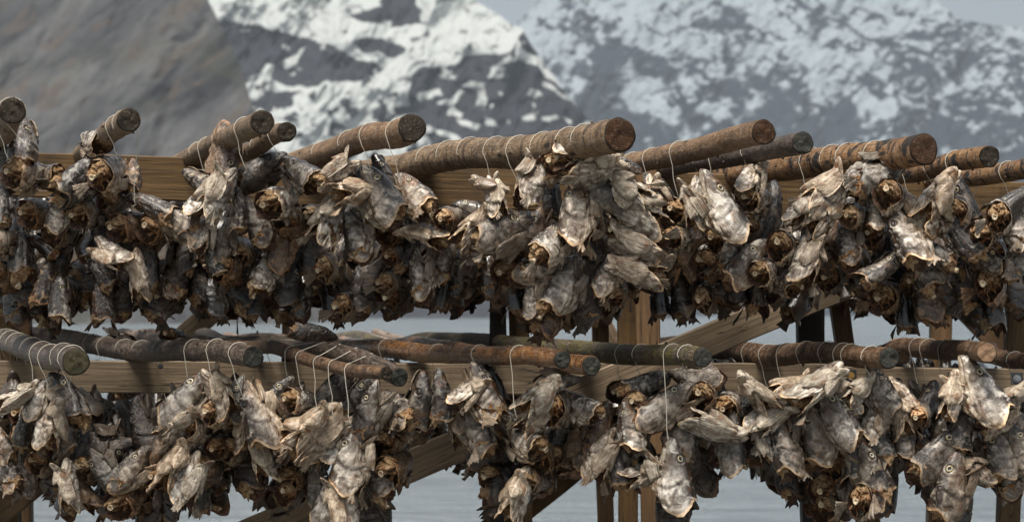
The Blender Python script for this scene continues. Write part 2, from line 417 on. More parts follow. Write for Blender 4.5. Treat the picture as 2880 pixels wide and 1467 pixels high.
def up(key, xe, ye, re, xb, yb, db, bark, end, label, de=None, rb=None):
    d = de or (880-yb)*db/(880-ye)
    pole(key, [(xe,ye,d,re),(xb,yb,db,(rb or re*.98*d/db))], bark, end, label, HU)
up('U1', 35,312,38, -32,425,7.9, 'tan','dk','weathered pole end at the far left, highest of all the pole ends')
up('U2', 362,338,34, 235,440,7.9, 'tan','dk','short looking grey pole with a pale fish head leaning on it')
up('U3', 737,344,34, 545,437,7.92, 'tan','dk','brown pole with the black sawn end just above a slimmer pole')
up('U4', 806,371,28, 622,440,7.95, 'tan','dk','slim brown pole tucked under a thicker pole, small dark round end')
up('U5', 1158,360,41, 870,452,7.97, 'brown','dk','rust brown flaky pole standing alone against the snowy slope')
up('U6', 1742,380,50, 1165,467,8.02, 'tan','br','thickest pole, tan ringed bark, above the biggest bunch of heads')
up('U7', 2147,372,36, 1740,458,8.08, 'brown','br','smooth light brown pole with an orange brown end above a dark pole')
up('U8', 2257,402,32, 1862,482,8.12, 'dark','gy','blackened pole with a grey end and an orange bare patch')
up('U9', 2597,420,46, 2060,488,8.16, 'orange','br','stout orange pole ringed with black bark bands, large reddish end')
up('U10', 2782,440,31, 2400,500,8.2, 'orange','dk','thinner orange black banded pole with a small dark end')
up('U11', 3000,462,30, 2600,512,8.26, 'orange','dk','orange banded pole running out of the right edge of the picture')
def lo(key, pts, bark, end, label, back=2.0): pole(key, pts, bark, end, label, HL, back)
lo('L1', [(213,1017,6.5,39),(120,988,7.2,35),(0,955,8.3,30)], 'dark','gr','dark thick pole with a greenish oval end at the left edge')
lo('L2', [(712,1003,6.8,31),(610,990,7.05,31),(500,987,7.4,30),(420,988,7.75,29),(340,980,8.15,28),(250,962,8.6,27),(140,945,9.2,26)], 'dark','gy','dark crooked pole with a sagging bend and a black end')
lo('L3a', [(1086,1048,6.45,19),(1000,1034,6.65,19),(900,1010,6.95,19),(800,984,7.4,19),(700,966,8.1,19),(600,958,8.8,18)], 'red','dk','slim reddish pole lashed by string to a darker pole')
lo('L3b', [(1122,1060,6.5,27),(1010,1017,6.8,26),(900,985,7.3,25),(800,966,8.0,24),(720,958,8.6,22)], 'dark','gy','scaly black pole with a split end, lashed beside a slim one')
lo('L4', [(1581,1010,6.7,26),(1350,997,7.3,26),(920,972,9.2,27)], 'wet','gy','long wet orange pole with a dark round end overlapping another end')
lo('L5', [(1662,1028,6.85,28),(1480,1000,7.5,28),(1250,985,8.6,27)], 'wet','gy','orange pole whose cracked end shows a pale star shaped split')
lo('L6', [(1975,1004,6.75,29),(1700,990,7.5,29),(1400,974,8.7,26),(1240,968,9.4,24)], 'mossy','gy','mossy green pole with a grey end in front of the brace')
lo('L7', [(2500,1006,6.9,31),(2250,995,7.7,31),(1985,982,8.9,30)], 'red','gy','dark reddish brown pole with a big charcoal end right of the brace')
lo('L8', [(2540,1004,7.6,18),(2470,1000,8.0,18)], 'pale','pk','little pale pole end peeping out behind the charcoal one')
lo('L9', [(2775,991,6.95,29),(2660,991,7.5,28),(2540,988,8.2,27)], 'red','pk','red brown pole with a pinkish split end at the right')
lo('L10', [(2960,1008,7.0,24),(2860,1003,7.5,24),(2780,1000,8.2,23)], 'red','dk','red brown pole running out at the right edge, low')
HB = 'pole tips sticking up at the back of the rack'
def bk(pts, bark, label): pole('B%d'%len(POLES), pts, bark, 'pk', label, HB, .0)
bk([(140,940,9.3,24),(230,962,9.0,24),(360,985,8.6,22)], 'dark', 'shaggy dark pole tip behind the bend of the crooked pole')
bk([(342,940,10.2,18),(420,956,9.8,19),(520,980,9.2,20)], 'pale', 'pinkish bare pole tip behind the lower left beam')
bk([(606,952,10.2,14),(720,957,9.8,15),(850,966,9.3,16)], 'pale', 'grey white pole tip left of the black head')
bk([(1027,943,11.5,12),(1090,958,11,13),(1150,975,10.5,14)], 'pale', 'short blurred pale pole tip, left one of a crossed pair')
bk([(1056,935,11.6,12),(1130,950,11.1,13),(1250,980,10.4,14)], 'pale', 'blurred pale pole tip, right one of a crossed pair')
bk([(1290,949,11.6,13),(1345,965,11,14),(1400,982,10.5,15)], 'pale', 'stubby pale pole tip left of the dark post')
bk([(2515,963,10.5,14),(2650,972,10,15),(2790,985,9.5,16)], 'pale', 'frayed pale pole tip behind the right hand poles')
bk([(1505,960,11.6,10),(1540,967,11.2,11),(1600,980,10.8,12)], 'pale', 'small pink pole tip between the two pairs of posts')
# ------------------------------------------------------------------ sawn timber
def plank_mat(name, c1, c2, dark, stain=.5, streak=(.02,.015,.01)):
    t = NT(name); g = t.obj(); off = t.math('MULTIPLY', t.rnd(), 31.)
    n1 = t.noise(t.map(g,(2.2,18,55)), 1, 5, .6, .7, off); n2 = t.noise(t.map(g,(5,10,120)), 1, 4, .6, .3, off); n3 = t.noise(t.map(g,(3,6,6)), 1, 6, .65, 0, off)
    n5 = t.noise(t.map(g,(14,9,2.2)), 1, 4, .6, .2, off)
    c = t.mix(t.rng(n1,.3,.7), c1, c2); c = t.mix(t.math('MULTIPLY', t.rng(n2,.5,.72), .6), c, dark)
    c = t.mix(t.math('MULTIPLY', t.rng(n3,.5,.72), stain), c, dark)
    c = t.mix(t.math('MULTIPLY', t.rng(n5,.6,.72), stain*.8), c, streak)
    kn = t.vor(t.map(g,(2.1,.2,6.5)), 1); c = t.mix(t.rng(kn,.12,.05), c, streak)
    ck = t.noise(t.map(g,(.8,3,24)), 1, 3, .5, .2, off); c = t.mix(t.math('MULTIPLY', t.rng(t.math('ABSOLUTE', t.math('SUBTRACT', ck, .5)), .006, .001), .8), c, (.008,.006,.004))
    t.bump(t.math('ADD', n1, n2), .55, .004)
    return t.fin(c, t.rng(n3,.3,.7,.45,.75), .35)
WD = {'old': plank_mat('brown_plank', (.165,.096,.036), (.085,.048,.019), (.015,.01,.006), .9),
      'grey': plank_mat('weathered_plank', (.26,.195,.128), (.17,.122,.076), (.06,.042,.026), .65, (.05,.035,.02)),
      'post': plank_mat('post_wood', (.25,.15,.075), (.15,.085,.04), (.05,.03,.016), .6),
      'black': plank_mat('tarred_wood', (.025,.02,.016), (.012,.01,.008), (.006,.005,.004), .5)}
def plank(name, p0, p1, hw, th, mat, label, cat, group=None, up=(0,0,1), chamf=.004):
    d = p1-p0; L = d.length; x = d.normalized(); u = Vector(up); z = (u-x*u.dot(x)).normalized(); y = z.cross(x)
    nx = max(2, int(L/.03)); nz = 7; ny = 3
    # cross-section outline with small chamfers
    h, q, c = hw/2, th/2, chamf
    sec = []
    zs = [-h+c+(2*h-2*c)*k/nz for k in range(nz+1)]
    sec += [(-q, a) for a in zs]; sec += [(-q+c, h)]; sec += [(q-c, h)]; sec += [(q, a) for a in reversed(zs)]; sec += [(q-c,-h),(-q+c,-h)]
    m = len(sec); v = []; sd = len(bpy.data.objects)*1.37
    for i in range(nx+1):
        X = L*i/nx
        for (a, b) in sec: v.append((X, a, b))
    v = np.array(v)
    nn = np.stack([v[:,0]*6+sd, v[:,2]*30, v[:,1]*20], -1)
    v[:,1] += .0016*vnoise(nn, 4)+.003*vnoise(nn*.2, 8); v[:,2] += .0018*vnoise(nn*1.3+9, 5)*np.sign(v[:,2])+.004*vnoise(np.stack([v[:,0]*1.3+sd, v[:,0]*0, v[:,0]*0],-1), 6)
    f = grid_faces(nx+1, m, True, True)
    mb = MB(); mb.add(v, f); 
    a0 = v[:m]; a1 = v[-m:]
    mb.add(a0, [tuple(range(m))]); mb.add(a1, [tuple(reversed(range(m)))])
    o = link(name, mb.mesh(name, [WD[mat]], False))
    M = Matrix((x,y,z)).transposed().to_4x4(); M.translation = p0; o.matrix_world = M
    tag(o, label, cat, group); return o
gb = 'long beams of the rack'
plank('beam', P(-160,486,7.93), P(1788,541,8.10), .158, .05, 'old', 'long brown upper beam left of the metal strap, stained with moss', 'beam', gb)
plank('beam', P(1852,543,8.11), P(3060,580,8.3), .156, .05, 'old', 'dark brown upper beam running right from the metal strap', 'beam', gb)
plank('beam', P(-160,1059,7.93), P(2340,1068,8.15), .115, .05, 'grey', 'pale weathered lower beam with a long crack, left and middle', 'beam', gb)
plank('beam', P(2344,1071,8.13), P(3060,1077,8.25), .105, .05, 'grey', 'tan lower beam carrying three bolted washer plates at the right', 'beam', gb)
plank('brace', P(2520,738,7.84), P(560,1560,7.72), .112, .04, 'grey', 'long diagonal board crossing in front of the lower beam', 'brace', 'diagonal braces')
plank('brace', P(690,800,10.2), P(380,1065,10.2), .10, .045, 'grey', 'short diagonal board under the second upper bunch at the left', 'brace', 'diagonal braces')
plank('brace', P(1900,1080,9.4), P(1290,1570,9.4), .12, .045, 'old', 'dark diagonal board low behind the dangling heads at centre', 'brace', 'diagonal braces')
plank('brace', P(2650,800,9.8), P(2900,1060,9.8), .11, .045, 'post', 'dark diagonal strut high at the right behind the round post', 'brace', 'diagonal braces')
plank('brace', P(140,1330,8.9), P(-120,1540,8.9), .09, .045, 'old', 'dark diagonal stub in the bottom left corner', 'brace', 'diagonal braces')
plank('brace', P(1672,860,10.4), P(1760,1020,10.4), .075, .04, 'grey', 'pale leaning strut left of the double post', 'brace', 'diagonal braces')
gp = 'upright posts of the rack'
def post(x0, x1, xb0, xb1, ytop, d, th, mat, label):
    """x0..x1 pixel edges at ytop, xb0..xb1 at the bottom of the frame"""
    t = P((x0+x1)/2, ytop, d); b = P((xb0+xb1)/2, 1467, d); k = (b.z+.12)/(t.z-b.z)
    foot = b+(b-t)*k
    plank('post', foot, t, (x1-x0)*d/F, th, mat, label, 'post', gp, (-1,0,0))
post(1782,1848,1790,1882,478,8.1,.06,'post','tan post filling the joint of the upper beam, metal strap nailed on')
post(1737,1790,1742,1793,600,8.24,.07,'old','darker brown post standing close behind the strapped post')
post(1380,1426,1372,1436,600,8.7,.08,'black','black tarred post left of its tan twin, right of the pole tips')
post(1422,1478,1440,1505,600,8.78,.07,'post','tan tapered post beside a black post, middle of the rack')
post(1655,1700,1660,1745,600,9.0,.07,'post','brown post seen low between two bunches near the middle')
post(798,853,790,838,600,10.0,.09,'old','round looking olive post left of the middle, behind the black head')
post(2238,2312,2250,2330,600,8.8,.10,'black','black post under the upper end of the diagonal board')
post(2300,2352,2420,2480,640,9.1,.07,'post','tan post leaning beside the black one at the right')
post(2620,2676,2610,2660,640,9.6,.08,'post','grey brown post second from the right edge')
post(2845,2905,2800,2868,640,9.0,.08,'old','brown post at the right edge of the rack')
post(-40,48,-30,56,600,9.0,.08,'old','dark brown post in the left corner')
post(50,82,62,90,600,9.3,.06,'post','narrow pale post beside the left corner post')
# metal fittings
t = NT('galvanised_steel'); g = t.obj(); n = t.noise(g, 60, 4, .6); t.set(t.b.inputs['Metallic'], .7); STEEL = t.fin(t.mix(n,(.22,.23,.24),(.42,.43,.44)), .5)
t = NT('dark_steel'); t.set(t.b.inputs['Metallic'], .6); DSTEEL = t.fin((.07,.075,.08), .5)
t = NT('hole_black'); HOLE = t.fin((.008,.008,.008), .9)
t = NT('rusty_brass'); BRASS = t.fin((.35,.2,.05), .5)
def box(mb, c, s, mat=0):
    v = [(c[0]+s[0]*a/2, c[1]+s[1]*b/2, c[2]+s[2]*e/2) for a in (-1,1) for b in (-1,1) for e in (-1,1)]
    mb.add(v, [(0,1,3,2),(4,6,7,5),(0,4,5,1),(2,3,7,6),(0,2,6,4),(1,5,7,3)], mat)
def disc(mb, c, r, th, n=12, mat=0):
    a = [2*math.pi*k/n for k in range(n)]
    v = [(c[0]+r*math.cos(q), c[1]-th, c[2]+r*math.sin(q)) for q in a]+[(c[0]+r*math.cos(q), c[1], c[2]+r*math.sin(q)) for q in a]
    mb.add(v, [tuple(range(n))]+[(k, k+n, (k+1)%n+n, (k+1)%n) for k in range(n)], mat)
mb = MB(); h = .155; box(mb, (0,0,0), (.020,.002,h))
for k in range(13):
    for s in (-1,1): disc(mb, (.0045*s, -.001, -h/2+.008+k*.0116), .0021, .0008, 8, 1)
disc(mb, (0,-.001,.01), .006, .004, 10, 0)
o = link('metal_strap', mb.mesh('metal_strap', [STEEL, HOLE], False)); o.location = P(1818,545,8.055); tag(o, 'perforated galvanised steel strap nailed on the tan post', 'metal strap')
for (x, y, lab, boltm) in ((2392,1056,'square washer plate with a brass coloured bolt, nearest the middle',BRASS),(2683,1062,'square steel washer plate with bolt, beside a black snout',STEEL),(2860,1064,'square steel washer plate with bolt by the right edge',STEEL)):
    r = empty('washer_plate', P(x,y,8.10+.012*(x-2392)/470.)); tag(r, lab, 'washer plate', 'bolted washer plates on the lower beam')
    mb = MB(); box(mb, (0,0,0), (.044,.005,.044)); link('plate', mb.mesh('plate',[DSTEEL],False), r)
    mb = MB(); disc(mb, (0,-.0025,0), .014, .004, 16); disc(mb, (0,-.0065,0), .009, .010, 6, 0); link('bolt', mb.mesh('bolt',[boltm],False), r)
for (x, y, d, lab) in ((1852,540,8.085,'black round bolt head on the upper beam beside the metal strap'),(1500,505,8.04,'small dark bolt head on the upper beam behind the biggest bunch'),(1960,525,8.095,'dark bolt head on the upper beam under the blackened pole'),(1100,1042,7.965,'small rusty bolt head on the lower beam right of the lashed poles'),(452,1030,7.93,'small rusty bolt head on the lower beam under the crooked pole')):
    mb = MB(); disc(mb, (0,0,0), .010, .004, 14); disc(mb, (0,-.004,0), .006, .005, 6)
    o = link('bolt', mb.mesh('bolt', [DSTEEL], False)); o.location = P(x,y,d-.004); tag(o, lab, 'bolt', 'bolt heads in the beams')
# ------------------------------------------------------------------ strings
t = NT('white_twine'); g = t.attr('al'); tw = t.math('SINE', t.math('MULTIPLY', g, 1600.)); TW = t.fin(t.mix(t.rng(tw,-1,1), (.42,.38,.30), (.70,.66,.57)), .8)
STR = '''U1 22 24 440;U1 58 60 392;U2 350 377 562;U2 330 331 430;U3 560 560 440;U3 585 578 495;U3 626 625 420;U3 690 689 470;U4 733 733 430;U4 780 781 430
U5 912 911 452;U5 985 980 460;U5 1052 1044 468;U5 1128 1131 512;U6 1205 1204 470;U6 1268 1268 472;U6 1325 1325 476;U6 1394 1391 520;U6 1472 1466 540;U6 1537 1535 470;U6 1603 1603 405;U6 1653 1652 408;U7 1742 1738 572
U7 1838 1841 560;U7 1915 1905 545;U7 1786 1786 470;U8 1977 1981 520;U8 2022 2005 530;U8 2111 2111 478;U8 1930 1930 480;U9 2162 2161 550;U9 2286 2281 580;U9 2348 2346 530;U9 2382 2380 532;U9 2470 2468 472
U10 2536 2537 560;U10 2570 2558 552;U10 2685 2676 495;U10 2627 2627 520;U11 2730 2738 556;U11 2842 2836 535;U11 2625 2640 515
L1 18 16 1014;L1 33 31 1014;L1 50 47 1014;L1 68 64 1014;L1 92 86 1014;L1 118 103 1102;L1 146 136 1078;L1 182 188 1092;L1 205 208 1106
L2 262 256 1014;L2 302 293 1014;L2 350 341 1014;L2 400 391 1014;L2 458 451 1014;L2 545 539 1188;L2 616 602 1082;L2 672 679 1104
L3a 770 765 1013;L3a 825 813 1112;L3a 898 893 1172;L3a 945 938 1162;L3a 990 985 1184;L3a 855 852 1120
L4 936 931 1015;L4 982 977 1015;L4 1037 1033 1015;L4 1094 1090 1015;L4 1232 1226 1015;L4 1352 1347 1036;L4 1462 1450 1164;L5 1556 1557 1068
L6 1544 1540 1010;L6 1758 1749 1078;L6 1895 1880 1238;L6 1935 1938 1046;L6 1808 1808 1062;L7 2115 2105 1074;L7 2213 2203 1102;L7 2330 2320 1056;L7 2160 2164 1100;L7 2268 2271 1090;L7 2375 2377 1182;L7 2392 2392 1130;L7 2450 2451 1056
L9 2668 2660 1172;L9 2587 2591 1110;L9 2618 2614 1100;L10 2857 2853 1082'''
def proj(p):
    c, s = math.cos(PITCH), math.sin(PITCH); q = (p.x, p.y, p.z-CAMZ)
    dd = q[1]*c+q[2]*s; u = -q[1]*s+q[2]*c
    return 1440+F*q[0]/dd, 733.5-F*u/dd
PN = {'U1':'the leftmost upper pole','U2':'the short grey upper pole','U3':'the pole above a slim twin','U4':'the slim upper twin pole','U5':'the lone rust brown pole','U6':'the thickest upper pole',
 'U7':'the smooth light brown pole','U8':'the blackened upper pole','U9':'the stout banded orange pole','U10':'the thin banded orange pole','U11':'the upper pole leaving right',
 'L1':'the pole with a greenish end','L2':'the crooked dark pole','L3a':'the two lashed poles','L4':'the long wet orange pole','L5':'the pole with a star crack','L6':'the mossy green pole','L7':'the charcoal ended pole','L9':'the pole with a pinkish end','L10':'the lower pole leaving right'}
ORD = ['nearest','second','third','fourth','fifth','sixth','seventh','eighth','ninth','tenth','eleventh','twelfth','thirteenth','fourteenth','fifteenth','sixteenth','seventeenth','eighteenth','nineteenth']
SL = {}
for e in STR.replace('\n',';').split(';'):
    k, a, b, c = e.split(); SL.setdefault(k, []).append((float(a), float(b), float(c)))
for k, lst in SL.items():
    S, RR = POLES[k]; pr = [proj(p)[0] for p in S]
    lst.sort(key=lambda q: -q[0])
    for n, (x, xe, ye) in enumerate(lst):
        i = min(range(len(S)), key=lambda j: abs(pr[j]-x)); i = max(1, i)
        c = S[i]; r = RR[i]*1.03+.002; ax = (S[i-1]-S[min(i+1,len(S)-1)]).normalized()
        sd_ = ax.cross(Vector((0,0,1))).normalized()
        if sd_.dot(c-Vector((0,0,CAMZ))) > 0: sd_ = -sd_           # towards the camera side
        if abs(sd_.y) < .4 and abs(xe-x) > 4 and sd_.x*(xe-x) < 0: sd_ = -sd_
        upv = Vector((0,0,1))
        if k == 'L3a':
            back = min(POLES['L3b'][0], key=lambda p: abs(proj(p)[0]-x-58)); pts = [back-sd_*.03, back+upv*.03, c+upv*r*1.02]
        else:
            pts = [c-sd_*r*math.cos(a)+upv*r*math.sin(a) for a in (-.5,0,.5,1.0,1.3)]
        pts += [c+sd_*r*math.sin(a)+upv*r*math.cos(a) for a in (0,.4,.8,1.2,1.57)]
        f = c+sd_*r; behind = (1005 <= ye <= 1016 and k[0] == 'L') or (ye < 482 and c.y > 7.9 and k[0] == 'U' and k not in ('U1','U2'))
        e = P(xe, ye+(30 if behind else 6), f.y if not behind else max(f.y, 8.2))
        pts += [f.lerp(e, q)+Vector((.003*math.sin(q*9+x),0,0)) for q in (.3,.6,.85,1)]
        pts += [e+Vector((.006,.004,-.006)), e+Vector((-.004,.008,-.012))]
        mb = MB(); tube(mb, pts, .00125, 5)
        o = link('string', mb.mesh('string', [TW]))
        tag(o, 'white twine over %s, %s loop from the end' % (PN[k], ORD[n]), 'string', 'white strings tied round the poles')
